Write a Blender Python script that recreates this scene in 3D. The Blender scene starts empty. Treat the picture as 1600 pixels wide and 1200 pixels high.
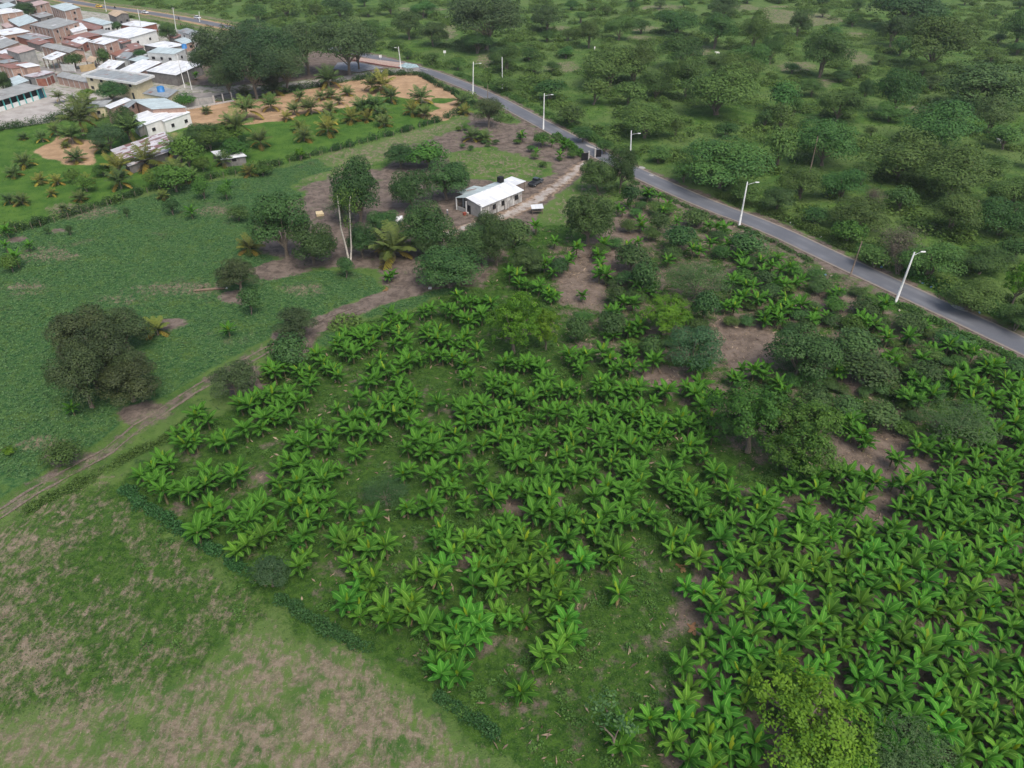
import bpy, math, random
import numpy as np
sc = bpy.context.scene
COL = sc.collection
# ------------------------------------------------------------ camera, sky, sun, exposure
H = 70.0; FPX = 1148.0; PITCH = math.radians(35.7)
cam_d = bpy.data.cameras.new("camera"); cam = bpy.data.objects.new("camera", cam_d); COL.objects.link(cam)
cam.location = (0, 0, H); cam.rotation_euler = (math.radians(90) - PITCH, 0, 0)
cam_d.sensor_width = 36; cam_d.lens = FPX / 1600 * 36; cam_d.clip_end = 6000; cam_d.clip_start = 0.5
sc.camera = cam
W = bpy.data.worlds.new("World"); sc.world = W; W.use_nodes = True
nt = W.node_tree; nt.nodes.clear()
sky = nt.nodes.new("ShaderNodeTexSky"); sky.sky_type = 'NISHITA'; sky.sun_disc = False
SUN_EL, SUN_ROT = math.radians(58), math.radians(150)
sky.sun_elevation = SUN_EL; sky.sun_rotation = SUN_ROT; sky.dust_density = 4; sky.air_density = 1.2; sky.ozone_density = 1.0
bg = nt.nodes.new("ShaderNodeBackground"); bg.inputs[1].default_value = 0.12
wo = nt.nodes.new("ShaderNodeOutputWorld")
nt.links.new(sky.outputs[0], bg.inputs[0]); nt.links.new(bg.outputs[0], wo.inputs[0])
sd = bpy.data.lights.new("sun", 'SUN'); sd.energy = 1.5; sd.angle = math.radians(28); sd.color = (1, .97, .92)
so = bpy.data.objects.new("sun", sd); COL.objects.link(so)
so.rotation_euler = (math.radians(90) - SUN_EL, 0, math.radians(180) - SUN_ROT)
sc.view_settings.view_transform = 'Standard'; sc.view_settings.look = 'None'
sc.view_settings.gamma = 1; sc.view_settings.exposure = 0.58
try:
    sc.cycles.max_bounces = 5; sc.cycles.diffuse_bounces = 3; sc.cycles.transmission_bounces = 2
except Exception: pass

# ------------------------------------------------------------ pixel <-> world
cp, sp = math.cos(PITCH), math.sin(PITCH)
def ray(x, y):
    u = (x - 800) / FPX; t = (y - 600) / FPX
    return (u, cp - t * sp, -sp - t * cp)
def P(x, y, z=0.0):
    d = ray(x, y); k = (z - H) / d[2]
    return (d[0] * k, d[1] * k, z)
def pix(X, Y, Z=0.0):
    dep = Y * cp + (H - Z) * sp
    return 800 + FPX * X / dep, 600 + FPX * ((H - Z) * cp - Y * sp) / dep
def depth(X, Y, Z=0.0): return Y * cp + (H - Z) * sp

# ------------------------------------------------------------ mesh helpers
def mesh_np(name, V, F, attrs=None, uv=None, smooth=False):
    """V (n,3); F list of arrays each (m,k)."""
    me = bpy.data.meshes.new(name)
    V = np.asarray(V, dtype=np.float32)
    me.vertices.add(len(V)); me.vertices.foreach_set("co", V.ravel())
    Fs = [np.asarray(f, dtype=np.int32) for f in F if len(f)]
    nl = sum(f.size for f in Fs); npol = sum(len(f) for f in Fs)
    me.loops.add(nl); me.polygons.add(npol)
    me.loops.foreach_set("vertex_index", np.concatenate([f.ravel() for f in Fs]))
    tot = np.concatenate([np.full(len(f), f.shape[1], dtype=np.int32) for f in Fs])
    st = np.concatenate([[0], np.cumsum(tot)[:-1]]).astype(np.int32)
    me.polygons.foreach_set("loop_start", st)
    try: me.polygons.foreach_set("loop_total", tot)
    except Exception: pass
    if smooth: me.polygons.foreach_set("use_smooth", np.ones(npol, dtype=bool))
    for k, a in (attrs or {}).items():
        a = np.asarray(a, dtype=np.float32)
        if a.ndim == 1:
            at = me.attributes.new(k, 'FLOAT', 'POINT'); at.data.foreach_set("value", a)
        else:
            at = me.attributes.new(k, 'FLOAT_COLOR', 'POINT'); at.data.foreach_set("color", a.ravel())
    me.update(calc_edges=True)
    if uv is not None:
        l = me.uv_layers.new(name="UVMap"); l.data.foreach_set("uv", np.asarray(uv, dtype=np.float32).ravel())
    return me
def link(name, me, mat=None, parent=None, loc=None):
    o = bpy.data.objects.new(name, me); COL.objects.link(o)
    if mat is not None and me is not None and len(me.materials) == 0: me.materials.append(mat)
    if parent is not None: o.parent = parent
    if loc is not None: o.location = loc
    return o
def empty(name, loc=(0, 0, 0), rz=0):
    o = bpy.data.objects.new(name, None); COL.objects.link(o); o.location = loc; o.rotation_euler = (0, 0, rz)
    o.empty_display_size = .3
    return o
def tag(o, label, cat, group=None, kind=None):
    if label: o['label'] = label
    if cat: o['category'] = cat
    if group: o['group'] = group
    if kind: o['kind'] = kind
    return o
class MB:
    """collects polygons with uv in metres"""
    def __init__(s): s.V = []; s.F = []; s.UV = []
    def quad(s, a, b, c, d, uv=None):
        i = len(s.V); s.V += [a, b, c, d]; s.F.append((i, i + 1, i + 2, i + 3))
        if uv is None:
            l1 = math.dist(a, b); l2 = math.dist(b, c); uv = [(0, 0), (l1, 0), (l1, l2), (0, l2)]
        s.UV += uv
    def prism(s, pts, z0, z1):
        """pts: list of (x,y) ccw; z1 may be list of top heights"""
        n = len(pts); zt = z1 if isinstance(z1, (list, tuple)) else [z1] * n
        zb = z0 if isinstance(z0, (list, tuple)) else [z0] * n
        u = 0
        for i in range(n):
            j = (i + 1) % n; a, b = pts[i], pts[j]; L = math.dist(a, b)
            s.quad((a[0], a[1], zb[i]), (b[0], b[1], zb[j]), (b[0], b[1], zt[j]), (a[0], a[1], zt[i]),
                   [(u, zb[i]), (u + L, zb[j]), (u + L, zt[j]), (u, zt[i])]); u += L
        if n == 4:
            s.quad(*[(pts[k][0], pts[k][1], zt[k]) for k in range(4)])
            s.quad(*[(pts[k][0], pts[k][1], zb[k]) for k in (3, 2, 1, 0)])
    def box(s, c, sz, rz=0.0):
        ca, sa = math.cos(rz), math.sin(rz); hx, hy = sz[0] / 2, sz[1] / 2
        pts = [(c[0] + x * ca - y * sa, c[1] + x * sa + y * ca) for x, y in ((-hx, -hy), (hx, -hy), (hx, hy), (-hx, hy))]
        s.prism(pts, c[2] - sz[2] / 2, c[2] + sz[2] / 2)
    def tube(s, pts, rad, n=8, cap=True):
        pts = [np.array(p, float) for p in pts]; base = len(s.V)
        for k, p in enumerate(pts):
            t = pts[min(k + 1, len(pts) - 1)] - pts[max(k - 1, 0)]; t /= (np.linalg.norm(t) + 1e-9)
            a = np.cross(t, (0, 0, 1)) if abs(t[2]) < .9 else np.cross(t, (1, 0, 0)); a /= np.linalg.norm(a); b = np.cross(t, a)
            for q in range(n):
                an = 2 * math.pi * q / n; v = p + (a * math.cos(an) + b * math.sin(an)) * rad[k]
                s.V.append(tuple(v))
        for k in range(len(pts) - 1):
            for q in range(n):
                q2 = (q + 1) % n
                s.F.append((base + k * n + q, base + k * n + q2, base + (k + 1) * n + q2, base + (k + 1) * n + q))
                s.UV += [(0, 0), (1, 0), (1, 1), (0, 1)]
        if cap:
            for kk in (0, len(pts) - 1):
                c = len(s.V); s.V.append(tuple(pts[kk]))
                for q in range(0, n, 2):
                    a, b, d = [base + kk * n + (q + e) % n for e in range(3)]
                    s.F.append((c, a, b, d)); s.UV += [(0, 0)] * 4
    def build(s, name, mat, parent=None, smooth=False, loc=None):
        me = mesh_np(name, s.V, [np.array(s.F)], uv=s.UV, smooth=smooth)
        return link(name, me, mat, parent, loc)

# ------------------------------------------------------------ materials
def N(nt, t, **kw):
    n = nt.nodes.new(t)
    for k, v in kw.items(): setattr(n, k, v)
    return n
class Mat:
    def __init__(s, name):
        s.m = bpy.data.materials.new(name); s.m.use_nodes = True; s.nt = s.m.node_tree; s.nt.nodes.clear()
        s.out = N(s.nt, "ShaderNodeOutputMaterial"); s.b = N(s.nt, "ShaderNodeBsdfPrincipled")
        s.nt.links.new(s.b.outputs[0], s.out.inputs[0]); s._pos = None
    def L(s, a, b): s.nt.links.new(a, b)
    def set(s, inp, v):
        if isinstance(v, bpy.types.NodeSocket): s.L(v, inp)
        else:
            if isinstance(v, tuple) and len(v) == 3 and inp.type == 'RGBA': v = v + (1,)
            inp.default_value = v
    def pos(s):
        if s._pos is None: s._pos = N(s.nt, "ShaderNodeNewGeometry").outputs['Position']
        return s._pos
    def obj(s): return N(s.nt, "ShaderNodeTexCoord").outputs['Object']
    def uv(s): return N(s.nt, "ShaderNodeTexCoord").outputs['UV']
    def noise(s, scale, detail=3, rough=.55, vec=None, dist=0):
        n = N(s.nt, "ShaderNodeTexNoise"); n.inputs['Scale'].default_value = scale
        n.inputs['Detail'].default_value = detail; n.inputs['Roughness'].default_value = rough
        n.inputs['Distortion'].default_value = dist
        s.L(vec if vec is not None else s.pos(), n.inputs['Vector']); return n.outputs['Fac']
    def math(s, op, a, b=0.0, c=0.0):
        n = N(s.nt, "ShaderNodeMath", operation=op); s.set(n.inputs[0], a); s.set(n.inputs[1], b); s.set(n.inputs[2], c)
        return n.outputs[0]
    def ramp(s, v, lo, hi, a=0.0, b=1.0):
        n = N(s.nt, "ShaderNodeMapRange"); n.interpolation_type = 'SMOOTHSTEP'
        s.set(n.inputs[0], v); n.inputs[1].default_value = lo; n.inputs[2].default_value = hi
        n.inputs[3].default_value = a; n.inputs[4].default_value = b; return n.outputs[0]
    def mix(s, f, a, b, mode='MIX'):
        n = N(s.nt, "ShaderNodeMix", data_type='RGBA', blend_type=mode)
        s.set(n.inputs[0], f); s.set(n.inputs[6], a); s.set(n.inputs[7], b); return n.outputs[2]
    def attr(s, name):
        n = N(s.nt, "ShaderNodeAttribute"); n.attribute_name = name; return n
    def rnd(s): return N(s.nt, "ShaderNodeObjectInfo").outputs['Random']
    def hsv(s, c, h=.5, sa=1., v=1.):
        n = N(s.nt, "ShaderNodeHueSaturation"); s.set(n.inputs['Hue'], h); s.set(n.inputs['Saturation'], sa); s.set(n.inputs['Value'], v)
        s.set(n.inputs['Color'], c); return n.outputs[0]
    def bump(s, h, dist, strength=1.0):
        n = N(s.nt, "ShaderNodeBump"); n.inputs['Distance'].default_value = dist; n.inputs['Strength'].default_value = strength
        s.L(h, n.inputs['Height']); s.L(n.outputs[0], s.b.inputs['Normal'])
    def fin(s, col, rough=.8, spec=.3, metal=0.0):
        s.set(s.b.inputs['Base Color'], col); s.set(s.b.inputs['Roughness'], rough)
        s.b.inputs['Specular IOR Level'].default_value = spec; s.b.inputs['Metallic'].default_value = metal
        return s.m
def plain(name, col, rough=.7, var=.15, sc_=1.5, spec=.3, metal=0.0):
    m = Mat(name); n = m.noise(sc_, 4); c = tuple(x * (1 - var) for x in col); d = tuple(min(1, x * (1 + var)) for x in col)
    return m.fin(m.mix(m.ramp(n, .3, .7), c, d), rough, spec, metal)
def leaf_mat(name, dark, light, rough=.6, hue=.02, val=.2, trans=.25, rib=None, tip=None, spec=.25):
    m = Mat(name); t = m.attr('tint').outputs['Fac']; col = m.mix(t, dark, light)
    if rib is not None: col = m.mix(m.ramp(m.attr('rib').outputs['Fac'], .55, .95), col, rib)
    r = m.rnd(); r2 = m.math('FRACT', m.math('MULTIPLY', r, 17.3))
    col = m.hsv(col, m.ramp(r2, 0, 1, .5 - hue, .5 + hue), 1.0, m.ramp(r, 0, 1, 1 - val, 1 + val))
    m.fin(col, rough, spec)
    if trans > 0:
        tr = N(m.nt, "ShaderNodeBsdfTranslucent"); m.set(tr.inputs[0], m.hsv(col, .49, 1.1, 1.2))
        ms = N(m.nt, "ShaderNodeMixShader"); ms.inputs[0].default_value = trans
        m.L(m.b.outputs[0], ms.inputs[1]); m.L(tr.outputs[0], ms.inputs[2]); m.L(ms.outputs[0], m.out.inputs[0])
    return m.m

# ------------------------------------------------------------ ground zones
def pip(px, py, poly):
    ins = np.zeros(px.shape, bool); n = len(poly)
    for i in range(n):
        x1, y1 = poly[i]; x2, y2 = poly[(i + 1) % n]
        if y1 == y2: continue
        c = ((y1 > py) != (y2 > py)) & (px < (x2 - x1) * (py - y1) / (y2 - y1) + x1)
        ins ^= c
    return ins
def seg_dist(X, Y, line):
    d = np.full(X.shape, 1e9)
    for (a, b) in zip(line[:-1], line[1:]):
        ax, ay = a[:2]; bx, by = b[:2]; L2 = (bx - ax) ** 2 + (by - ay) ** 2
        t = np.clip(((X - ax) * (bx - ax) + (Y - ay) * (by - ay)) / L2, 0, 1)
        d = np.minimum(d, np.hypot(X - ax - t * (bx - ax), Y - ay - t * (by - ay)))
    return d
def smooth_noise(shape, cell, rng):
    h, w = shape; gh, gw = int(h / cell) + 3, int(w / cell) + 3; g = rng.random((gh, gw))
    yy = np.arange(h) / cell; xx = np.arange(w) / cell
    y0 = yy.astype(int); x0 = xx.astype(int); fy = yy - y0; fx = xx - x0
    fy = fy * fy * (3 - 2 * fy); fx = fx * fx * (3 - 2 * fx)
    a = g[y0][:, x0]; b = g[y0][:, x0 + 1]; c = g[y0 + 1][:, x0]; d = g[y0 + 1][:, x0 + 1]
    fy = fy[:, None]; fx = fx[None]
    return (a * (1 - fx) + b * fx) * (1 - fy) + (c * (1 - fx) + d * fx) * fy
def blur(a, r):
    for _ in range(2):
        for ax in (0, 1):
            s = a.copy()
            for k in range(1, r + 1): s = s + np.roll(a, k, ax) + np.roll(a, -k, ax)
            a = s / (2 * r + 1)
    return a
CELL = 1.0; X0, X1, Y0, Y1 = -400, 400, 18, 640
gx = np.arange(X0, X1 + CELL, CELL); gy = np.arange(Y0, Y1 + CELL, CELL)
GX, GY = np.meshgrid(gx, gy); rg = np.random.default_rng(5)
wx = (smooth_noise(GX.shape, 5, rg) - .5) * 3.2 + (smooth_noise(GX.shape, 2, rg) - .5) * 1.4
wy = (smooth_noise(GX.shape, 5, rg) - .5) * 3.2 + (smooth_noise(GX.shape, 2, rg) - .5) * 1.4
PX, PY = pix(GX + wx, GY + wy)
PXs, PYs = pix(GX, GY)
CH = ['soil', 'straw', 'sand', 'weed', 'bean', 'conc', 'lawn', 'litter']
BN = smooth_noise(GX.shape, 9, rg) * .65 + smooth_noise(GX.shape, 4, rg) * .35
Z = {c: np.zeros(GX.shape) for c in CH}
CLS = np.zeros(GX.shape, int)           # 0 pasture
CLSN = ['pasture', 'bean_field', 'plantation_ground', 'mown_field', 'palm_lawn', 'sandy_ground', 'farm_yard', 'school_yard', 'village_ground', 'dirt_track', 'driveway', 'road_verge']
def zone(poly, cls=None, add=False, sharp=False, **w):
    m = pip(PXs if sharp else PX, PYs if sharp else PY, poly)
    apply_zone(m, cls, add, w)
def apply_zone(m, cls, add, w):
    if not add:
        for c in CH: Z[c][m] = 0
    for c, v in w.items(): Z[c][m] = v
    if cls is not None: CLS[m] = CLSN.index(cls)
def blob(cx, cy, rx, ry, **w):
    m = ((PX - cx) / rx) ** 2 + ((PY - cy) / ry) ** 2 + (BN - .5) * 1.9 < 1
    for c, v in w.items(): Z[c][m] = v
for b in [(880,103,35,9),(1010,60,28,5),(1000,45,25,5),(1240,105,30,10),(1290,130,22,6),(1215,25,40,14),(1330,85,18,12),(1340,55,25,6),(1445,168,35,8),(1390,165,22,7),(1090,78,26,8),
          (870,45,20,4),(700,50,18,14),(1345,95,20,10),(1280,30,40,10),(1160,12,30,5),(1040,12,40,5),(760,95,20,10),(1510,250,20,8),(660,14,40,4),(1215,340,10,3)]:
    blob(*b, straw=.5)
for b in [(930,170,30,14),(1120,180,80,16),(1300,210,40,20),(1480,385,80,10),(1330,320,60,10),(650,75,30,8),(960,140,40,8),(1560,190,50,20),(1230,165,30,8),(1400,190,60,10),(1380,40,30,6),(1000,100,30,6)]:
    blob(*b, lawn=.55)
# village and street
zone([(-300,-60),(60,-20),(180,22),(310,50),(600,95),(650,108),(520,132),(400,152),(300,165),(160,170),(100,190),(-300,240)], 'village_ground', soil=.35, conc=.55)
zone([(290,100),(330,70),(560,85),(600,98),(560,108),(470,118),(420,128),(330,135),(290,130)], 'village_ground', soil=.8)
zone([(395,85),(480,80),(560,95),(640,100),(600,108),(500,122),(400,135)], 'village_ground', soil=.75, conc=.2)
zone([(-200,250),(-200,170),(0,160),(75,146),(125,141),(160,160),(105,182),(100,193),(0,203)], 'school_yard', conc=1)
# palm lot
zone([(-200,240),(0,203),(100,188),(200,195),(300,165),(400,155),(520,128),(640,108),(660,115),(735,160),(690,188),(500,240),(400,265),(250,293),(0,360),(-200,400)], 'palm_lawn', lawn=.85)
zone([(265,165),(360,155),(420,153),(520,130),(640,110),(662,118),(728,152),(738,165),(690,190),(650,182),(690,168),(672,162),(640,155),(625,150),(590,150),(540,168),(470,178),(440,188),(395,195),(330,195),(260,200)], 'sandy_ground', sand=1)
zone([(55,236),(90,212),(150,218),(155,235),(140,262),(75,250)], 'sandy_ground', sand=1)
zone([(190,225),(260,205),(300,210),(180,240)], None, soil=.4, sand=.5)
blob(690,156,14,4, sand=0, lawn=.9); blob(645,137,14,4, sand=.5, soil=.7); blob(560,160,14,3, soil=.5)
# strip above the farm and yard
zone([(385,290),(500,243),(690,190),(735,170),(780,190),(720,235),(640,240),(560,262),(500,290),(440,315),(392,320)], 'farm_yard', soil=.3, bean=.12, lawn=.45, straw=.46)
zone([(392,312),(470,290),(540,270),(600,262),(640,228),(720,200),(735,175),(790,190),(860,200),(915,238),(940,255),(965,275),(900,300),(870,350),(800,390),(790,450),(700,460),(610,455),(590,425),(480,415),(395,405)], 'farm_yard', soil=.68, weed=.4)
zone([(700,240),(760,228),(850,255),(870,272),(820,280),(740,280),(700,262)], None, lawn=.6, straw=.42)
zone([(850,318),(900,280),(940,262),(960,300),(900,375),(830,370),(845,345)], None, lawn=.6, straw=.42)
# bean field
BEAN = [(-200,400),(0,365),(60,350),(250,298),(400,272),(500,248),(520,262),(440,290),(480,300),(400,325),(395,400),(480,418),(590,430),(612,455),(560,480),(480,520),(400,560),(330,600),(190,700),(60,765),(-200,880)]
zone(BEAN, 'bean_field', bean=1)
zone([(500,530),(600,470),(690,448),(745,450),(700,470),(600,500),(430,570)], 'bean_field', bean=.9)
for b in [(165,560,75,40),(380,465,28,14),(370,590,40,25),(455,530,40,25),(260,510,25,10),(420,430,25,6),(90,715,35,15),(30,375,20,6),(90,362,20,4),(440,420,60,7),(215,650,30,12),(260,630,30,15),(170,385,12,4),(130,425,15,4),(280,195,2,1)]:
    blob(*b, soil=.9, bean=.3)
for b in [(120,330,60,12),(90,400,60,14),(40,450,40,12),(330,330,50,12),(250,450,60,10),(330,450,40,10),(480,450,40,9),(500,385,2,2),(50,700,60,15),(180,470,50,8)]:
    blob(*b, straw=.55)
# plantation
zone([(188,765),(270,690),(330,650),(420,590),(500,545),(560,505),(690,468),(760,445),(800,375),(870,345),(930,372),(975,285),(1005,280),(1040,297),(1160,358),(1300,420),(1400,475),(1700,620),(1800,1300),(1000,1300),(860,1230),(760,1165),(700,1100),(560,1008),(440,935),(385,885),(280,820)], 'plantation_ground', soil=.34, weed=.8, litter=.35)
zone([(860,380),(930,372),(975,285),(1005,280),(1160,360),(1300,425),(1400,478),(1700,625),(1700,640),(1480,560),(1440,690),(1420,740),(1330,800),(1300,740),(1110,700),(1000,600),(900,540),(870,500),(860,460)], None, soil=.50, weed=.75, litter=.7)
zone([(1050,960),(1100,860),(1180,760),(1330,760),(1440,690),(1560,600),(1800,640),(1800,1300),(1040,1300),(1030,1060)], None, soil=.66, weed=.5, litter=.45)
zone([(760,540),(880,540),(1010,600),(1040,660),(1080,700),(1000,960),(1080,1000),(1030,1200),(860,1230),(700,1090),(560,1000),(400,880),(420,750),(500,620),(620,560)], None, soil=.36, weed=.85, litter=.4)
for b in [(880,870,30,16),(1000,880,24,12),(780,1030,50,12),(850,1090,18,26),(960,1000,20,8),(400,740,30,12),(300,700,25,8),(410,690,20,8),(530,880,16,28),(740,880,40,12),(1060,950,20,8),(340,790,14,6),(660,780,30,10),(820,780,40,14),(270,790,18,8),(560,590,20,6),(690,650,20,5),(520,700,16,6),(750,990,12,8),(940,750,20,8),(430,880,14,10)]:
    blob(*b, soil=.66, weed=.3)
for b in [(1160,540,40,45),(905,430,30,35),(960,410,35,40),(1370,710,50,35),(1250,480,18,12),(1310,475,24,10),(1330,600,30,8),(1040,590,40,14),(985,350,20,30)]:
    blob(*b, soil=1, weed=0)
# mown field
zone([(-200,870),(0,812),(100,772),(188,738),(196,770),(280,828),(380,890),(440,950),(560,1022),(690,1105),(760,1170),(850,1240),(900,1320),(-200,1320)], 'mown_field', straw=.41, lawn=.15, weed=.6)
zone([(-200,1320),(-200,1120),(60,1130),(230,1090),(400,960),(440,955),(600,1040),(690,1110),(760,1180),(850,1250),(900,1320)], None, straw=.50, weed=.2)
for b in [(60,850,60,25),(30,950,30,40),(60,1030,40,30),(110,1120,50,25),(250,1110,50,20),(470,1060,80,40),(600,1110,60,30),(300,1180,60,20),(170,740,30,10),(540,1160,60,30)]:
    blob(*b, straw=.6)
for b in [(130,915,30,16),(60,1050,14,10),(160,860,50,30),(250,950,50,30),(340,1070,12,7),(365,1085,12,7),(455,1095,18,12),(190,1150,70,14),(30,1110,20,16),(500,985,60,16),(360,840,60,25),(150,1020,60,16)]:
    blob(*b, straw=.22, weed=.6)
for k in range(12): blob(240 + k * 18, 1068 - k * 11, 13, 10, straw=.1, weed=.7)
# dirt track, driveway
TRACK = [P(*q) for q in [(-120,868),(0,803),(60,764),(170,704),(215,668),(300,612),(400,556),(480,515),(520,497),(600,465),(690,440)]]
DRIVE = [P(*q) for q in [(680,372),(740,352),(790,338),(840,312),(880,283),(915,253),(945,236)]]
XX, YY = GX + wx * .35, GY + wy * .35
dt = seg_dist(XX, YY, TRACK)
apply_zone(dt < 2.6, None, False, dict(soil=.45, weed=.45)); apply_zone(dt < 1.7, 'dirt_track', False, dict(soil=.58, straw=.5, weed=.3))
apply_zone((dt < .5) & (PX < 520), None, False, dict(soil=.4, weed=.6, straw=.3))
apply_zone((dt < 2.5) & (PX > 480), 'dirt_track', False, dict(soil=1))
dd = seg_dist(XX, YY, DRIVE)
apply_zone(dd < 3.4, 'driveway', False, dict(soil=.75, sand=.40))
apply_zone(dd < 2.4, 'driveway', False, dict(soil=.8, sand=.54, conc=.56))
# roads
ROADPX = [(60,-8),(140,8),(227,19),(300,31),(345,40),(470,65),(590,90),(650,106),(690,119),(760,147),(830,184),(900,222),(965,256),(1100,318),(1200,354),(1300,402),(1400,448),(1500,494),(1600,541),(1750,612)]
ROAD = [P(*q) for q in ROADPX]
dr = seg_dist(XX, YY, ROAD)
RW = 3.15
apply_zone((dr < RW + 2.6) & (PX > 560), 'road_verge', False, dict(soil=.62, weed=.3, straw=.3))
apply_zone((dr < RW + 9) & (PX < 420), 'road_verge', False, dict(soil=.3, straw=.55, sand=.2))
apply_zone((dr < RW + 3) & (PX < 420), 'road_verge', False, dict(sand=.6, soil=.3))
STREET = [P(*q) for q in [(655,108),(600,113),(560,118),(480,134),(400,147),(300,150),(255,146),(190,125),(100,106),(0,110)]]
ds = seg_dist(XX, YY, STREET)
apply_zone(ds < 5.0, 'village_ground', False, dict(conc=.5, soil=.45))
Zb = {c: blur(Z[c], 1) for c in CH}
def zs(c, X, Y):
    ix = np.clip(((np.asarray(X) - X0) / CELL).round().astype(int), 0, len(gx) - 1)
    iy = np.clip(((np.asarray(Y) - Y0) / CELL).round().astype(int), 0, len(gy) - 1)
    return (Zb[c] if isinstance(c, str) else c)[iy, ix]

# ground material
g = Mat("ground_cover_mix")
A = g.attr('za'); B = g.attr('zb')
sa = N(g.nt, "ShaderNodeSeparateColor"); g.L(A.outputs['Color'], sa.inputs[0])
sb = N(g.nt, "ShaderNodeSeparateColor"); g.L(B.outputs['Color'], sb.inputs[0])
w = dict(soil=sa.outputs[0], straw=sa.outputs[1], sand=sa.outputs[2], weed=A.outputs['Alpha'],
         bean=sb.outputs[0], conc=sb.outputs[1], lawn=sb.outputs[2], litter=B.outputs['Alpha'])
n_big = g.noise(.045, 4); n_mid = g.noise(.22, 5, .6); n_sm = g.noise(1.1, 5, .65); n_fine = g.noise(5, 4, .7); n_fine2 = g.noise(13, 3, .7)
n_mid2 = g.noise(.5, 6, .7, dist=.6)
mpg = N(g.nt, 'ShaderNodeMapping'); g.L(g.pos(), mpg.inputs[0]); mpg.inputs['Rotation'].default_value = (0, 0, .55); mpg.inputs['Scale'].default_value = (1, .4, 1); STR = mpg.outputs[0]
def msk(wt, n, k, soft=.09): return g.ramp(g.math('ADD', wt, g.math('MULTIPLY', g.math('SUBTRACT', n, .5), k)), .5 - soft, .5 + soft)
pas = g.mix(g.ramp(n_mid, .35, .65), (.044, .104, .020), (.100, .168, .036))
pas = g.mix(g.ramp(n_big, .4, .66), pas, (.105, .160, .045))
pas = g.mix(g.ramp(n_mid2, .56, .68), pas, (.022, .058, .016))
pas = g.mix(g.math('MULTIPLY', g.ramp(n_sm, .5, .72), .45), pas, (.12, .15, .055))
beanc = g.mix(g.ramp(n_sm, .35, .65), (.024, .080, .024), (.078, .152, .042))
beanc = g.mix(g.math('MULTIPLY', g.ramp(n_fine, .52, .68), .6), beanc, (.075, .15, .055))
beanc = g.mix(g.math('MULTIPLY', g.ramp(n_mid, .48, .68), .75), beanc, (.085, .145, .03))
beanc = g.mix(g.math('MULTIPLY', g.ramp(g.noise(.13, 5, .7), .58, .72), .6), beanc, (.14, .125, .08))
weedc = g.mix(g.ramp(n_sm, .35, .65), (.024, .066, .010), (.060, .125, .018))
weedc = g.mix(g.math('MULTIPLY', g.ramp(n_fine, .5, .7), .5), weedc, (.075, .125, .03))
lawnc = g.mix(g.ramp(n_mid, .35, .65), (.042, .108, .016), (.080, .158, .024))
lawnc = g.mix(g.math('MULTIPLY', g.ramp(n_fine, .5, .7), .4), lawnc, (.12, .18, .04))
strawc = g.mix(g.ramp(n_sm, .35, .65), (.14, .118, .075), (.25, .195, .14))
strawc = g.mix(g.math('MULTIPLY', g.ramp(n_fine, .5, .7), .5), strawc, (.36, .31, .25))
strawc = g.mix(g.ramp(n_fine2, .58, .74), strawc, (.1, .09, .065))
soilc = g.mix(g.ramp(n_mid2, .35, .65), (.09, .070, .057), (.20, .158, .130))
soilc = g.mix(g.math('MULTIPLY', g.ramp(n_fine, .5, .75), .6), soilc, (.25, .2, .16))
soilc = g.mix(g.math('MULTIPLY', g.ramp(n_fine2, .55, .7), .5), soilc, (.07, .055, .04))
soilc = g.mix(g.math('MULTIPLY', g.math('MULTIPLY', g.ramp(n_fine2, .5, .64), w['litter']), .8), soilc, (.34, .24, .16))
sandc = g.mix(g.ramp(n_mid, .35, .65), (.32, .21, .12), (.45, .30, .18))
sandc = g.mix(g.math('MULTIPLY', g.ramp(n_sm, .5, .7), .4), sandc, (.24, .16, .1))
concc = g.mix(g.ramp(n_mid, .3, .7), (.33, .30, .27), (.47, .44, .41))
concc = g.mix(g.math('MULTIPLY', g.ramp(n_sm, .5, .7), .35), concc, (.24, .21, .19))
c = g.mix(msk(w['bean'], n_mid2, .3), pas, beanc)
c = g.mix(msk(w['weed'], n_mid2, .9), c, weedc)
c = g.mix(msk(w['lawn'], n_mid2, .8, .16), c, lawnc)
c = g.mix(msk(w['straw'], g.mix(.5, n_mid2, g.noise(1.3, 6, .75, vec=STR)), 2.6, .2), c, strawc)
c = g.mix(msk(w['soil'], g.noise(.38, 6, .68), 1.15, .11), c, soilc)
c = g.mix(msk(w['sand'], n_mid2, .7, .12), c, sandc)
c = g.mix(msk(w['conc'], n_mid2, .7, .1), c, concc)
g.bump(g.math('ADD', g.math('MULTIPLY', n_sm, .7), g.math('MULTIPLY', n_fine, .5)), .35, .8)
MG = g.fin(c, .95, .1)
# ground sheets: one per piece of ground, cut from one grid, same relief
relief = (smooth_noise(GX.shape, 4, rg) - .5) * .12
allV = np.stack([GX, GY, relief * 0 - 0.0 + relief * .0], -1).reshape(-1, 3)
allV[:, 2] = np.where((dr < RW + 2).ravel(), -.05, relief.ravel() - .02)
za = np.stack([Zb['soil'], Zb['straw'], Zb['sand'], Zb['weed']], -1).reshape(-1, 4)
zb = np.stack([Zb['bean'], Zb['conc'], Zb['lawn'], Zb['litter']], -1).reshape(-1, 4)
ny, nx = GX.shape
idx = np.arange(ny * nx).reshape(ny, nx)
quads = np.stack([idx[:-1, :-1], idx[:-1, 1:], idx[1:, 1:], idx[1:, :-1]], -1).reshape(-1, 4)
qc = CLS[:-1, :-1].ravel()
for k, nm in enumerate(CLSN):
    q = quads[qc == k]
    if len(q) == 0: continue
    u, inv = np.unique(q, return_inverse=True)
    me = mesh_np(nm, allV[u], [inv.reshape(-1, 4)], dict(za=za[u], zb=zb[u]), smooth=True)
    o = link(nm, me, MG); o['kind'] = 'structure'
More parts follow.
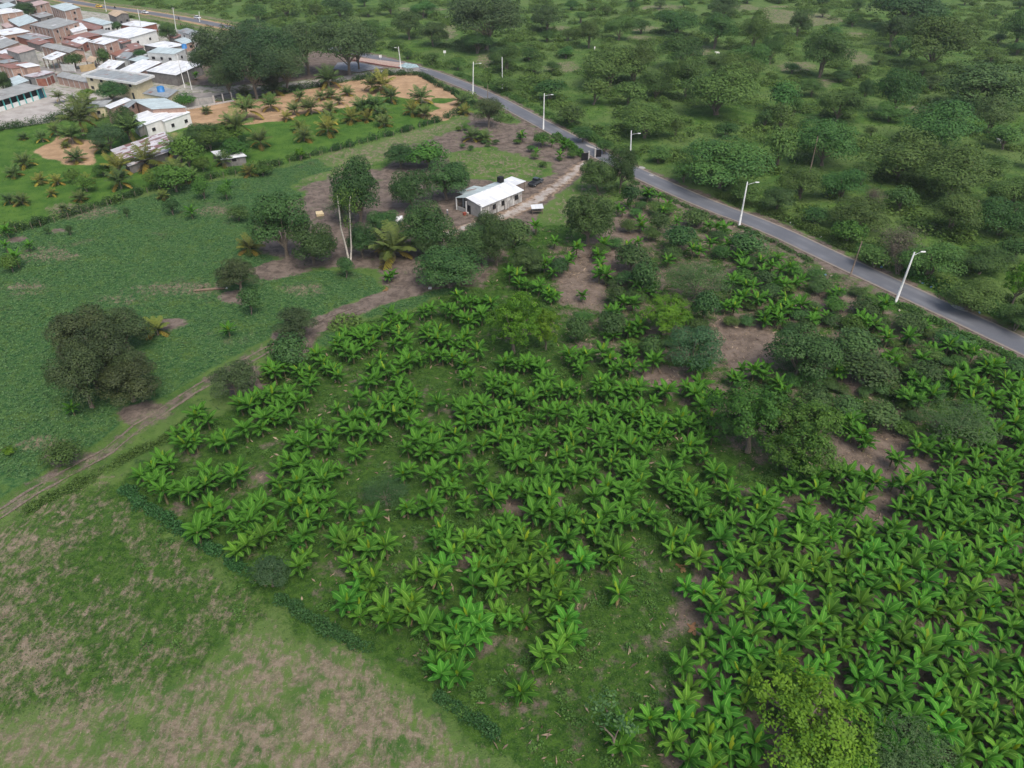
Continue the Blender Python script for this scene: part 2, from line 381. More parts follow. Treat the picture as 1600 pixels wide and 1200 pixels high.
me = mesh_np('ground', [(-3000, -600, -1), (3000, -600, -1), (3000, 4000, -1), (-3000, 4000, -1)], [np.array([[0, 1, 2, 3]])])
link('ground', me, MG)['kind'] = 'structure'

def strip(line, w, z, step=2.0, jit=0.0, rng=None):
    pts = []; line = [np.array(p[:2]) for p in line]
    # smooth by chaikin
    for _ in range(2):
        q = [line[0]]
        for a, b in zip(line[:-1], line[1:]): q += [a * .75 + b * .25, a * .25 + b * .75]
        q.append(line[-1]); line = q
    V = []; UV = []; s = 0; out = []
    for i, p in enumerate(line):
        t = line[min(i + 1, len(line) - 1)] - line[max(i - 1, 0)]; t = t / np.linalg.norm(t); n = np.array([-t[1], t[0]])
        if i: s += np.linalg.norm(p - line[i - 1])
        out.append((p, n, s))
    m = MB()
    for (p, n, s), (p2, n2, s2) in zip(out[:-1], out[1:]):
        k = max(1, int((s2 - s) / step))
        for e in range(k):
            f0, f1 = e / k, (e + 1) / k
            a = p * (1 - f0) + p2 * f0; na = n * (1 - f0) + n2 * f0; b = p * (1 - f1) + p2 * f1; nb = n * (1 - f1) + n2 * f1
            sa_, sb_ = s + (s2 - s) * f0, s + (s2 - s) * f1
            A0, A1, B0, B1 = a - na * w, a + na * w, b - nb * w, b + nb * w
            m.quad((*A0, z), (*B0, z), (*B1, z), (*A1, z), [(sa_, -w), (sb_, -w), (sb_, w), (sa_, w)])
    return m
r = Mat("asphalt"); uvn = r.uv(); sx = N(r.nt, "ShaderNodeSeparateXYZ"); r.L(uvn, sx.inputs[0])
av = r.math('ABSOLUTE', sx.outputs[1])
wear = r.ramp(r.math('ABSOLUTE', r.math('SUBTRACT', av, 1.5)), .2, .9)
ac = r.mix(r.ramp(r.noise(.12, 5), .3, .7), (.105, .111, .126), (.165, .171, .184))
ac = r.mix(r.math('MULTIPLY', wear, .6), ac, (.105, .11, .125))
ac = r.mix(r.math('MULTIPLY', r.ramp(r.noise(7, 3, .7), .5, .75), .35), ac, (.2, .2, .21))
ac = r.mix(r.ramp(r.math('ADD', av, r.math('MULTIPLY', r.noise(.9, 5, .7), .9)), 2.75, 3.6), ac, (.27, .225, .18))
r.bump(r.noise(9, 3), .02, .5)
MROAD = r.fin(ac, .85, .3)
strip(ROAD, RW, .03).build('asphalt_road', MROAD)['kind'] = 'structure'
r = Mat("street_concrete"); ac = r.mix(r.ramp(r.noise(.3, 5), .3, .7), (.19, .175, .165), (.29, .27, .25))
MST = r.fin(ac, .9, .2)
strip(STREET, 2.9, .07).build('side_street', MST)['kind'] = 'structure'
MRUT = plain('pale_rut_soil', (.165, .13, .10), .95, .3, 2.5)
rq = random.Random(4)
for sgn in (-.85, .85):
    ln = []
    for a, b in zip(TRACK[:-1], TRACK[1:]):
        L_ = math.dist(a, b); n_ = max(2, int(L_ / 1.5))
        for k in range(n_):
            f = k / n_; tx_, ty_ = (b[0] - a[0]) / L_, (b[1] - a[1]) / L_; off_ = sgn + rq.uniform(-.12, .12)
            ln.append((a[0] + (b[0] - a[0]) * f - ty_ * off_, a[1] + (b[1] - a[1]) * f + tx_ * off_))
    m = MB(); w_prev = .25
    for (a, b) in zip(ln[:-1], ln[1:]):
        if pix(*a)[0] > 560: break
        L_ = math.dist(a, b) + 1e-6; nx_, ny_ = -(b[1] - a[1]) / L_, (b[0] - a[0]) / L_; w2 = rq.uniform(.05, .28)
        m.quad((a[0] - nx_ * w_prev, a[1] - ny_ * w_prev, .055), (b[0] - nx_ * w2, b[1] - ny_ * w2, .055), (b[0] + nx_ * w2, b[1] + ny_ * w2, .055), (a[0] + nx_ * w_prev, a[1] + ny_ * w_prev, .055)); w_prev = w2
    m.build('wheel_rut', MRUT)['kind'] = 'structure'
# pale patches in the asphalt
MPATCH = plain('pale_patch', (.33, .31, .29), .9, .25, 3)
rr = random.Random(8)
for (x, y, wd, ln) in [(1500,482,.9,2.0),(1018,274,.5,1.0),(922,229,.6,2.6),(1003,262,.8,1.4)]:
    c0 = P(x, y); m = MB(); n = 9
    ang = math.atan2(-(ROAD[12][1] - ROAD[14][1]), -(ROAD[12][0] - ROAD[14][0]))
    V = [(c0[0], c0[1], .034)]
    for k in range(n):
        a = 2 * math.pi * k / n; rx = ln * rr.uniform(.7, 1.1) * math.cos(a); ry = wd * rr.uniform(.7, 1.1) * math.sin(a)
        V.append((c0[0] + rx * math.cos(ang) - ry * math.sin(ang), c0[1] + rx * math.sin(ang) + ry * math.cos(ang), .034))
    F = [(0, 1 + k, 1 + (k + 1) % n) for k in range(n)]
    link('road_patch', mesh_np('road_patch', V, [np.array(F)]), MPATCH)['kind'] = 'structure'

# ------------------------------------------------------------ foliage
def leaf_quads(C, Nrm, size, aspect, rng, tint, droop=.0):
    """one four-cornered leaf per centre"""
    n = len(C); Nrm = Nrm / (np.linalg.norm(Nrm, axis=1, keepdims=True) + 1e-9)
    r = rng.normal(size=(n, 3)); r[:, 2] -= droop
    t = r - (r * Nrm).sum(1, keepdims=True) * Nrm; t /= (np.linalg.norm(t, axis=1, keepdims=True) + 1e-9)
    b = np.cross(Nrm, t); s = size[:, None]
    V = np.stack([C - t * s * .5, C + b * s * .5 * aspect - t * s * .05 + Nrm * s * .06, C + t * s * .5, C - b * s * .5 * aspect - t * s * .05 + Nrm * s * .06], 1).reshape(-1, 3)
    F = np.arange(n * 4).reshape(n, 4)
    return V, F, np.repeat(tint, 4)
def rand_dirs(n, rng):
    d = rng.normal(size=(n, 3)); return d / np.linalg.norm(d, axis=1, keepdims=True)
def crown_mesh(name, seed, nlobe=22, lobe=(.16, .26), nleaf=5200, leaf=(.022, .04), shape=.6, flat=0.0, gap=.0, aspect=.6, z0=.05, fuzz=.12, droop=.4, spread=.36, inner=.2, clump=0):
    """unit crown: about 1 wide, from z0 to 1 high"""
    rng = np.random.default_rng(seed)
    d = rand_dirs(nlobe * 3, rng); d = d[d[:, 2] > -.62][:nlobe]
    rad = rng.uniform(.5, 1.0, len(d)) ** .5
    ctr = d * rad[:, None] * spread; ctr[:, 2] = ctr[:, 2] * (1 - flat)
    ctr = np.vstack([ctr, rng.normal(size=(3, 3)) * .08]); lr = rng.uniform(*lobe, len(ctr))
    zc = z0 + (1 - z0) / 2
    hz = (1 - z0) / 2 / (spread * (1 - flat) + lobe[1] * .85)
    w = lr ** 2; w /= w.sum(); li = rng.choice(len(ctr), nleaf, p=w)
    ld = rand_dirs(nleaf, rng); ld[:, 2] = np.where(ld[:, 2] < -.3, -ld[:, 2] * .6, ld[:, 2]); ld /= np.linalg.norm(ld, axis=1, keepdims=True)
    if clump:
        cd = rand_dirs(clump * len(ctr), rng); cid = rng.integers(0, clump, nleaf) + li * clump
        ld = cd[cid] + rng.normal(size=(nleaf, 3)) * .22; ld[:, 2] = np.where(ld[:, 2] < -.3, -ld[:, 2] * .6, ld[:, 2]); ld /= np.linalg.norm(ld, axis=1, keepdims=True)
    rr_ = 1 - np.abs(rng.normal(size=nleaf)) * fuzz + rng.normal(size=nleaf) * .04
    C = ctr[li] + ld * (lr[li] * rr_)[:, None]
    k = rng.random(nleaf) < inner; C[k] *= rng.uniform(.3, .9, (k.sum(), 1))
    out = C / (np.linalg.norm(C, axis=1, keepdims=True) + 1e-6)
    Nn = ld * .95 + out * .2 + np.array([0, 0, .35]) + rng.normal(size=(nleaf, 3)) * .34
    C = C.copy(); C[:, 2] = C[:, 2] * hz + zc
    tl = rng.random(len(ctr)); tint = np.clip(.25 + tl[li] * .35 + ld[:, 2] * .12 + rng.normal(size=nleaf) * .18, 0, 1)  # leaves on lobe tops tinted lighter, slight top-lit shading put into the colour
    if gap > 0:
        keep = rng.random(len(ctr)) > gap * .5; kk = keep[li]; C, Nn, tint = C[kk], Nn[kk], tint[kk]
    V, F, T = leaf_quads(C, Nn, rng.uniform(*leaf, len(C)), aspect, rng, tint, droop)
    sc3 = ctr.copy(); sc3[:, 2] = sc3[:, 2] * hz + zc
    return mesh_np(name, V, [F], dict(tint=T)), sc3
def trunk_mesh(name, ctrs, seed, r0=.035, fork=.22, n=9, multi=1, lean=.03):
    rng = random.Random(seed); m = MB(); cs = sorted(ctrs, key=lambda c: rng.random())[:n]
    for q in range(multi):
        bx, by = (rng.uniform(-.03, .03), rng.uniform(-.03, .03)) if multi > 1 else (0, 0)
        fx, fy = bx + rng.uniform(-lean, lean), by + rng.uniform(-lean, lean)
        m.tube([(bx, by, -.03), (bx * .8 + fx * .2, by * .8 + fy * .2, fork * .4), (fx, fy, fork), (fx * 1.5, fy * 1.5, .55)], [r0 * 1.35, r0, r0 * .8, r0 * .35], 8)
        for c in cs[q::multi]:
            z = rng.uniform(fork * .7, fork * 1.4)
            mid = (c[0] * .45 + fx * .5, c[1] * .45 + fy * .5, z + (c[2] - z) * .6)
            m.tube([(fx, fy, z), mid, (c[0], c[1], c[2])], [r0 * .55, r0 * .32, r0 * .12], 6)
    me = mesh_np(name, m.V, [np.array(m.F)], smooth=True); return me
MBARK = plain('grey_bark', (.16, .13, .10), .9, .3, 6)
MBARK_PALE = plain('pale_bark', (.42, .38, .33), .85, .25, 3)
LM = dict(
 mango=leaf_mat('mango_leaves', (.017, .052, .013), (.072, .140, .032), trans=.12, val=.22),
 olive=leaf_mat('olive_leaves', (.022, .038, .014), (.078, .108, .034), trans=.12),
 blue=leaf_mat('bluish_leaves', (.02, .06, .022), (.07, .14, .05), trans=.15),
 lime=leaf_mat('lime_leaves', (.035, .11, .008), (.15, .29, .018), trans=.3, hue=.012),
 scrub=leaf_mat('scrub_leaves', (.030, .084, .018), (.100, .188, .038), trans=.22, hue=.025, val=.25),
 scrubd=leaf_mat('dark_scrub_leaves', (.026, .066, .018), (.084, .150, .038), trans=.15),
 fern=leaf_mat('feathery_leaves', (.026, .07, .022), (.10, .175, .055), trans=.25),
 under=leaf_mat('undergrowth_leaves', (.032, .090, .017), (.105, .198, .036), trans=.22),
 mid=leaf_mat('mid_green_leaves', (.022, .078, .012), (.105, .215, .026), trans=.25),
 samanl=leaf_mat('shade_tree_leaves', (.022, .055, .018), (.075, .13, .042), trans=.15),
 bright=leaf_mat('bright_leaves', (.03, .085, .012), (.10, .20, .028), trans=.25),
 dry=leaf_mat('dry_twigs', (.05, .045, .03), (.15, .13, .09), trans=.1))
SPEC = {   # kind: (crown args, trunk args, leaf material, description, category, object name)
 'mango':  (dict(nlobe=28, lobe=(.12,.22), nleaf=13000, leaf=(.022,.042), spread=.38, fuzz=.09, z0=-.02), dict(r0=.032, fork=.15), 'mango', 'dense dark green tree', 'tree', 'broadleaf_tree'),
 'olive':  (dict(nlobe=26, lobe=(.11,.21), nleaf=12000, leaf=(.02,.038), spread=.39, fuzz=.14, z0=-.03), dict(r0=.032), 'olive', 'brownish olive tree', 'tree', 'broadleaf_tree'),
 'blue':   (dict(nlobe=40, lobe=(.11,.17), nleaf=8500, leaf=(.02,.036), spread=.38), dict(r0=.03), 'blue', 'compact bluish green tree', 'tree', 'broadleaf_tree'),
 'lime':   (dict(nlobe=30, lobe=(.1,.18), nleaf=9500, leaf=(.02,.038), spread=.38, clump=7, fuzz=.2, inner=.1), dict(r0=.026, n=14), 'lime', 'yellow green airy tree', 'tree', 'broadleaf_tree'),
 'scrub':  (dict(nlobe=22, lobe=(.11,.25), nleaf=10000, leaf=(.022,.042), spread=.39, flat=.15, fuzz=.14, z0=-.02), dict(r0=.016, fork=.12, multi=3), 'scrub', 'wide feathery green scrub tree', 'tree', 'scrub_tree'),
 'scrubd': (dict(nlobe=22, lobe=(.12,.25), nleaf=10000, leaf=(.022,.042), spread=.39, flat=.15, fuzz=.14, z0=-.02), dict(r0=.018, fork=.14, multi=2), 'scrubd', 'dark green scrub tree', 'tree', 'scrub_tree'),
 'saman':  (dict(nlobe=48, lobe=(.11,.17), nleaf=17000, leaf=(.016,.03), spread=.4, flat=.2, z0=.12, fuzz=.2), dict(r0=.022, fork=.2, n=16), 'samanl', 'large umbrella shaped shade tree', 'tree', 'shade_tree'),
 'fern':   (dict(nlobe=26, lobe=(.14,.22), nleaf=6500, leaf=(.016,.036), spread=.36, fuzz=.4, inner=.15, aspect=.35), dict(r0=.022, n=12), 'fern', 'loose feathery tree', 'tree', 'feathery_tree'),
 'dense':  (dict(nlobe=60, lobe=(.1,.15), nleaf=16000, leaf=(.02,.036), spread=.39, fuzz=.08, z0=-.02, flat=.0), dict(r0=.03, fork=.15), 'mango', 'very dense dark rounded tree', 'tree', 'broadleaf_tree'),
 'broad':  (dict(nlobe=34, lobe=(.1,.19), nleaf=12000, leaf=(.018,.036), spread=.4, clump=7, fuzz=.2), dict(r0=.028, n=12), 'mid', 'broad mid green tree with yellowish tips', 'tree', 'broadleaf_tree'),
 'bush':   (dict(nlobe=14, lobe=(.2,.3), nleaf=2600, leaf=(.045,.085), spread=.28, z0=.0), dict(r0=.03, fork=.1), 'mango', 'round dark green bush', 'bush', 'round_bush'),
 'bushb':  (dict(nlobe=14, lobe=(.2,.3), nleaf=2600, leaf=(.045,.085), spread=.28, z0=.0), dict(r0=.03, fork=.1), 'bright', 'bright green leafy bush', 'bush', 'round_bush'),
 'bushs':  (dict(nlobe=16, lobe=(.18,.28), nleaf=2600, leaf=(.035,.07), spread=.3, z0=.0, fuzz=.3, flat=.2), dict(r0=.02, fork=.1, multi=2), 'scrub', 'low green scrub bush', 'bush', 'scrub_bush'),
 'limeb':  (dict(nlobe=14, lobe=(.18,.28), nleaf=2400, leaf=(.04,.08), spread=.28, z0=.0, clump=4, fuzz=.3), dict(r0=.02, fork=.1), 'lime', 'yellowish green bush', 'bush', 'round_bush'),
 'dry':    (dict(nlobe=16, lobe=(.18,.28), nleaf=2600, leaf=(.03,.07), spread=.32, z0=.0, fuzz=.5, aspect=.15, inner=.4, gap=.2), dict(r0=.016, fork=.1, multi=3, n=14), 'dry', 'grey brown leafless shrub', 'bush', 'bare_shrub'),
}
PROTO = {}
def proto(kind):
    if kind not in PROTO:
        ca, ta, lm, desc, cat, nm = SPEC[kind]; L = []
        for v in range(3):
            cm, ctr = crown_mesh(nm + '_crown', hash_(kind) + v * 7, **ca); cm.materials.append(LM[lm])
            tm = trunk_mesh(nm + '_trunk', [tuple(x) for x in ctr], hash_(kind) + v, **ta); tm.materials.append(MBARK)
            L.append((cm, tm))
        PROTO[kind] = L
    return PROTO[kind]
def hash_(s): return sum(ord(c) * (i + 3) for i, c in enumerate(s))
AUTO = []     # (object, px, py, description) labelled at the end
RT = random.Random(21)
def tree(kind, x0, y0, x1, y1, hmul=1.0, desc=None):
    cx, cy = (x0 + x1) / 2, (y0 + y1) / 2; z = 2.0; h = 4
    for _ in range(4):
        X, Y, _z = P(cx, cy, z); D = depth(X, Y, z); wd = (x1 - x0) * D / FPX; vh = (y1 - y0) * D / FPX
        th = math.atan2(H - z, Y)
        h2 = max((vh / 2) ** 2 - (wd / 2 * math.sin(th)) ** 2, 0) ** .5 / math.cos(th) * 2
        h = min(max(h2, .6 * wd), 1.6 * wd) * hmul; z = h * .53
    k = RT.randrange(3); cm, tm = proto(kind)[k]; _, _, _, d0, cat, nm = SPEC[kind]
    o = empty(nm, (X, Y, 0), RT.uniform(0, 6.28)); o.scale = (wd * 1.1 * RT.uniform(.95, 1.05), wd * 1.1 * RT.uniform(.95, 1.05), h * 1.06)
    link('crown', cm, None, o); link('trunk', tm, None, o)
    o['category'] = cat; AUTO.append((o, cx, cy, desc or d0)); return o

# ------------------------------------------------------------ trees and bushes (boxes read off as map positions)
TREES = {
 'dense': [(905,245,966,300),(948,225,995,300),(880,292,963,382)],
 'broad': [(1112,588,1250,720),(1195,618,1328,748)],
 'saman': [(300,60,370,130),(405,70,480,140),(350,30,430,90),(530,50,585,105),(296,38,395,132),(345,62,440,150),(378,42,470,122),(432,32,520,112),(492,24,588,112),(700,-12,818,72),(325,90,385,150)],
 'scrubd': [(652,32,700,70),(615,14,662,58),(828,5,882,47),(1232,12,1270,55),(1342,120,1366,160),(1470,100,1600,165),(1193,290,1242,333),(1107,0,1158,22),(1372,22,1425,70),(1367,-4,1475,22),(1525,150,1584,205),(1097,80,1150,122),(505,-5,552,26),(760,70,800,100),(1332,-4,1352,18),(720,50,770,82)],
 'scrub': [(900,30,942,72),(944,22,992,60),(1025,12,1095,55),(1092,20,1150,72),(1158,15,1205,75),(905,80,1000,128),(962,62,1025,125),(1032,52,1100,105),(1000,108,1052,152),(1050,82,1102,152),(1072,100,1178,177),(1120,82,1185,140),
   (970,160,1050,215),(1065,217,1195,290),(1140,68,1202,120),(1252,47,1328,117),(1415,20,1515,104),(1425,8,1478,38),(1507,20,1545,52),(1572,15,1620,70),(1375,102,1438,177),(1250,122,1292,150),(1282,132,1346,187),(1415,172,1532,222),
   (1245,180,1342,258),(1355,207,1470,277),(1435,232,1552,312),(1548,268,1625,332),(1190,50,1224,97),(1455,298,1535,365),(1530,310,1610,370),(1415,375,1500,440),(1500,378,1578,432),(1480,430,1560,490),(1565,470,1625,520),(640,0,680,26),(560,30,600,60),(770,72,812,112),(1305,315,1390,352),(1220,255,1290,310),(1285,262,1350,312)],
 'mango': [(640,348,692,402),(738,330,792,380),(795,385,850,430),(600,225,650,262),(522,243,592,347),(610,262,673,325),(658,248,735,312),(395,298,482,402),(445,343,525,414),(570,325,626,372),(623,315,702,397),(540,350,588,402),(650,385,752,454),(700,348,776,412),(750,343,802,415),
   (1200,503,1306,598),(150,128,195,158),(248,35,276,66),(25,4,56,26),(-10,110,16,148),(175,165,215,215),(290,190,346,232)],
 'olive': [(90,520,160,590),(170,540,235,610),(120,500,205,600),(100,520,170,610),(80,474,180,562),(150,478,232,552),(82,540,168,642),(150,558,246,637),(328,560,400,627),(340,402,402,457),(740,150,786,197),(395,85,440,140),(425,484,500,524)],
 'blue': [(1045,502,1128,588),(140,193,195,235),(390,866,452,926)],
 'lime': [(755,452,850,556),(828,480,880,548),(998,454,1084,528),(1158,1042,1358,1218),(1570,408,1622,477),(120,138,150,160)],
 'fern': [(1035,398,1142,478),(1435,622,1557,704),(1348,1135,1492,1225),(562,738,642,802),(500,300,570,345)],
 'bush': [(420,515,486,577),(525,400,553,434),(1012,330,1046,366),(1035,350,1092,396),(1070,325,1112,356),(985,405,1036,462),(1032,383,1066,410),(1140,362,1202,402),(1080,450,1128,510),(943,443,979,479),(880,492,921,536),(928,482,981,527),(1000,520,1040,562),(972,285,1003,326),
   (1330,462,1376,493),(1392,485,1446,522),(1462,515,1516,552),(1295,515,1373,562),(1315,552,1396,607),(1255,467,1283,493),(1420,562,1476,607),(1570,560,1620,602),(1258,437,1291,459),(1245,600,1298,650),(1292,615,1346,664),(1340,622,1403,677),(1355,590,1396,613),(960,378,1019,427),
   (175,33,192,50),(208,77,231,96),(150,75,172,106),(100,82,131,106),(775,340,832,386),(68,352,80,366),(192,322,202,342),(255,310,280,336),(102,350,113,368),(370,448,406,492),(800,380,840,420),(855,400,890,432),(1270,430,1300,455),(1180,420,1210,450),(1235,560,1270,585)],
 'bushb': [(265,215,318,262),(345,215,388,250),(225,262,262,292),(115,275,150,300),(395,255,425,275),(300,245,330,268),(1303,340,1353,384),(635,222,700,262),(270,145,305,167),(305,200,345,235),(832,205,862,228),(330,190,378,226),(240,255,300,300),(300,275,330,310),(825,140,840,152),(0,395,28,425),(340,285,362,312),(145,255,175,275),(100,262,125,285)],
 'bushs': [(868,163,920,197),(832,125,888,150),(900,120,960,162),(950,128,1014,162),(1200,125,1252,176),(1200,160,1245,200),(1190,195,1250,262),(1350,196,1373,214),(660,80,690,100),(628,78,645,92),(700,88,730,108),(850,95,880,112),(1040,183,1074,214),(870,70,900,90),(1530,240,1580,270),(1560,370,1620,410),(1340,380,1400,420),(1330,250,1370,290),(1380,290,1440,330),(1600,220,1640,262),(1480,150,1530,180),(1390,55,1430,85),(1320,20,1350,40),(480,5,505,25),(590,0,630,20),(420,-4,470,22),(380,5,420,32),(1000,160,1040,190),(1180,170,1215,200),(60,683,126,737),(350,320,392,345),(700,-5,730,12),(880,0,905,14),(985,30,1020,50),(1230,150,1255,180),(890,195,930,222),(930,215,960,240),(1010,225,1050,255),(1050,250,1090,285),(1140,285,1190,320),(1250,320,1300,352)],
 'limeb': [(940,1120,990,1150),(1190,770,1215,800),(2,694,26,712),(460,230,480,250)],
 'dry': [(1365,340,1442,402),(1370,370,1452,432),(1335,290,1390,325)],
}
for k_, L_ in TREES.items():
    for bb in L_: tree(k_, *bb)
# pasture fill: smaller trees standing about between the listed ones
occ = []
for L_ in TREES.values():
    for (a, b, c_, d) in L_: occ.append(((a + c_) / 2, (b + d) / 2, (c_ - a) / 2))
cand = 0; ROADN = np.array([p[:2] for p in ROAD])
def road_top(x):   # pixel y of the road's far edge
    xs = [q[0] for q in ROADPX]; ys = [q[1] for q in ROADPX]
    return np.interp(x, xs, ys)
for _ in range(2600):
    x = RT.uniform(380, 1640); y = RT.uniform(-14, 470)
    if y > road_top(x) - 20 or (x < 620 and y > 60): continue
    wd = 14 + (y + 40) * .14 * RT.uniform(.7, 1.5)
    if all(abs(x - a) > (r_ + wd * .35) or abs(y - b) > (r_ * .55 + wd * .3) for a, b, r_ in occ):
        cnear = zs('straw', *P(x, y)[:2]) > .4 or zs('lawn', *P(x, y)[:2]) > .35
        if cnear and RT.random() < .8: continue
        tree('bushs' if RT.random() < .8 else ('scrubd' if RT.random() < .5 else 'scrub'), x - wd / 2, y - wd * .3, x + wd / 2, y + wd * .3)
        occ.append((x, y, wd / 2)); cand += 1
        if cand >= 150: break

# smaller shrubs among the upper right plantation and the farm yard
for _ in range(1500):
    x = RT.uniform(700, 1560); y = RT.uniform(190, 720)
    inz = pip(np.array([x]), np.array([y]), [(985,290),(1160,365),(1400,480),(1560,570),(1480,600),(1400,700),(1200,600),(1100,560),(980,545),(900,500),(870,440),(900,400),(940,385)])[0]
    inf = pip(np.array([x]), np.array([y]), [(700,205),(760,190),(870,210),(900,240),(850,262),(790,225),(720,235)])[0]
    if not (inz or inf): continue
    wd = (20 + y * .035) * RT.uniform(.6, 1.1) * (.6 if inf else 1)
    if any(((x - a) / (90 if e_ else 48)) ** 2 + ((y - b) / (50 if e_ else 40)) ** 2 < 1 for a, b, e_ in ((1160,545,0),(905,430,0),(1370,705,0))): continue
    if all(abs(x - a) > (r_ + wd * .3) * .8 or abs(y - b) > (r_ + wd * .3) * .6 for a, b, r_ in occ):
        tree(RT.choice(['bush','bushs','bushs','bushb','bush']), x - wd / 2, y - wd * .35, x + wd / 2, y + wd * .35); occ.append((x, y, wd / 2))
# ------------------------------------------------------------ banana plants
MB_LEAF = leaf_mat('banana_leaf', (.020, .078, .010), (.082, .225, .022), rough=.7, rib=(.17, .34, .055), trans=.3, val=.26, hue=.014, spec=.1)
MB_NEW = leaf_mat('banana_new_leaf', (.15, .28, .018), (.32, .44, .03), rough=.5, trans=.4, hue=.015, spec=.3)
MB_DRY = leaf_mat('banana_dry_leaf', (.12, .075, .035), (.28, .19, .1), trans=.1)
MB_STEM = plain('banana_stem', (.11, .10, .045), .7, .35, 5)
def banana_leaf(rng, L, Wd, az, e0, droop, origin, tint, V, F, T, R, jag=.18):
    n = 9; px_, pz_ = 0.0, 0.0; base = len(V); ca, sa_ = math.cos(az), math.sin(az); ang = e0; ds = L / (n - 1)
    fold = rng.uniform(-.25, .35); twist = rng.uniform(-.35, .35)
    for i in range(n):
        s = i / (n - 1); wd = 0.035 if s < .1 else Wd * .5 * (math.sin(math.pi * min(1, ((s - .06) / .98)) ** .75)) ** .55 + .01
        if i == n - 1: wd = .02
        bend = fold - .5 * s
        for q, (f, rb) in enumerate(((-1, 0), (-.22, .3), (0, 1), (.22, .3), (1, 0))):
            k = wd * f * (1 + ((rng.uniform(-jag, jag) if rng.random() < .8 else -rng.uniform(.3, .65)) if abs(f) == 1 else 0)); zz = abs(k) * bend + k * twist * s
            # normal to the centre line, in its vertical plane
            ox, oz = -math.sin(ang) * zz, math.cos(ang) * zz
            x = px_ + ox
            V.append((origin[0] + x * ca - k * sa_, origin[1] + x * sa_ + k * ca, origin[2] + pz_ + oz)); T.append(min(1, max(0, tint + rng.uniform(-.12, .12) + (.1 if abs(f) == 1 and False else 0)))); R.append(rb)
        px_ += math.cos(ang) * ds; pz_ += math.sin(ang) * ds; ang -= droop / (n - 1) * (0.5 + s)
    for i in range(n - 1):
        for q in range(4):
            a = base + i * 5 + q; F.append((a, a + 1, a + 6, a + 5))
def banana_proto(seed):
    rng = random.Random(seed); h = rng.uniform(1.5, 2.3); nl = rng.randint(10, 13)
    V, F, T, R = [], [], [], []; a0 = rng.uniform(0, 6.28); sc_ = rng.uniform(.98, 1.16)
    for i in range(nl):
        f = i / (nl - 1); az = a0 + i * 2.4 + rng.uniform(-.25, .25)
        e = 1.3 - 1.1 * f + rng.uniform(-.12, .12)
        banana_leaf(rng, (1.6 + .5 * math.sin(math.pi * min(1, f + .25))) * sc_, rng.uniform(.58, .80) * sc_, az, e, rng.uniform(.8, 1.6) + .3 * f, (.05 * math.cos(az), .05 * math.sin(az), h - .18 * f), .88 - .72 * f + rng.uniform(-.18, .18), V, F, T, R)
    leaves = mesh_np('leaves', V, [np.array(F)], dict(tint=T, rib=R), smooth=True); leaves.materials.append(MB_LEAF)
    V, F, T, R = [], [], [], []
    for i in range(1):
        banana_leaf(rng, rng.uniform(1.1, 1.7) * sc_, rng.uniform(.28, .5), rng.uniform(0, 6.28), rng.uniform(1.1, 1.5), .3, (0, 0, h), rng.uniform(.2, .8), V, F, T, R, .08)
    new = mesh_np('new_leaf', V, [np.array(F)], dict(tint=T, rib=R), smooth=True); new.materials.append(MB_NEW)
    V, F, T, R = [], [], [], []
    for i in range(1):
        banana_leaf(rng, rng.uniform(1, 1.5), .4, rng.uniform(0, 6.28), -.5, 1.2, (0, 0, h - .35), rng.uniform(0, 1), V, F, T, R, .3)
    dry = mesh_np('dry_leaf', V, [np.array(F)], dict(tint=T, rib=R), smooth=True); dry.materials.append(MB_DRY)
    m = MB(); m.tube([(0, 0, -.1), (.03, 0, h * .5), (0, .02, h + .05)], [.17, .13, .07], 8)
    st = mesh_np('stem', m.V, [np.array(m.F)], smooth=True); st.materials.append(MB_STEM)
    return leaves, new, dry, st
BPRO = [banana_proto(100 + i) for i in range(20)]
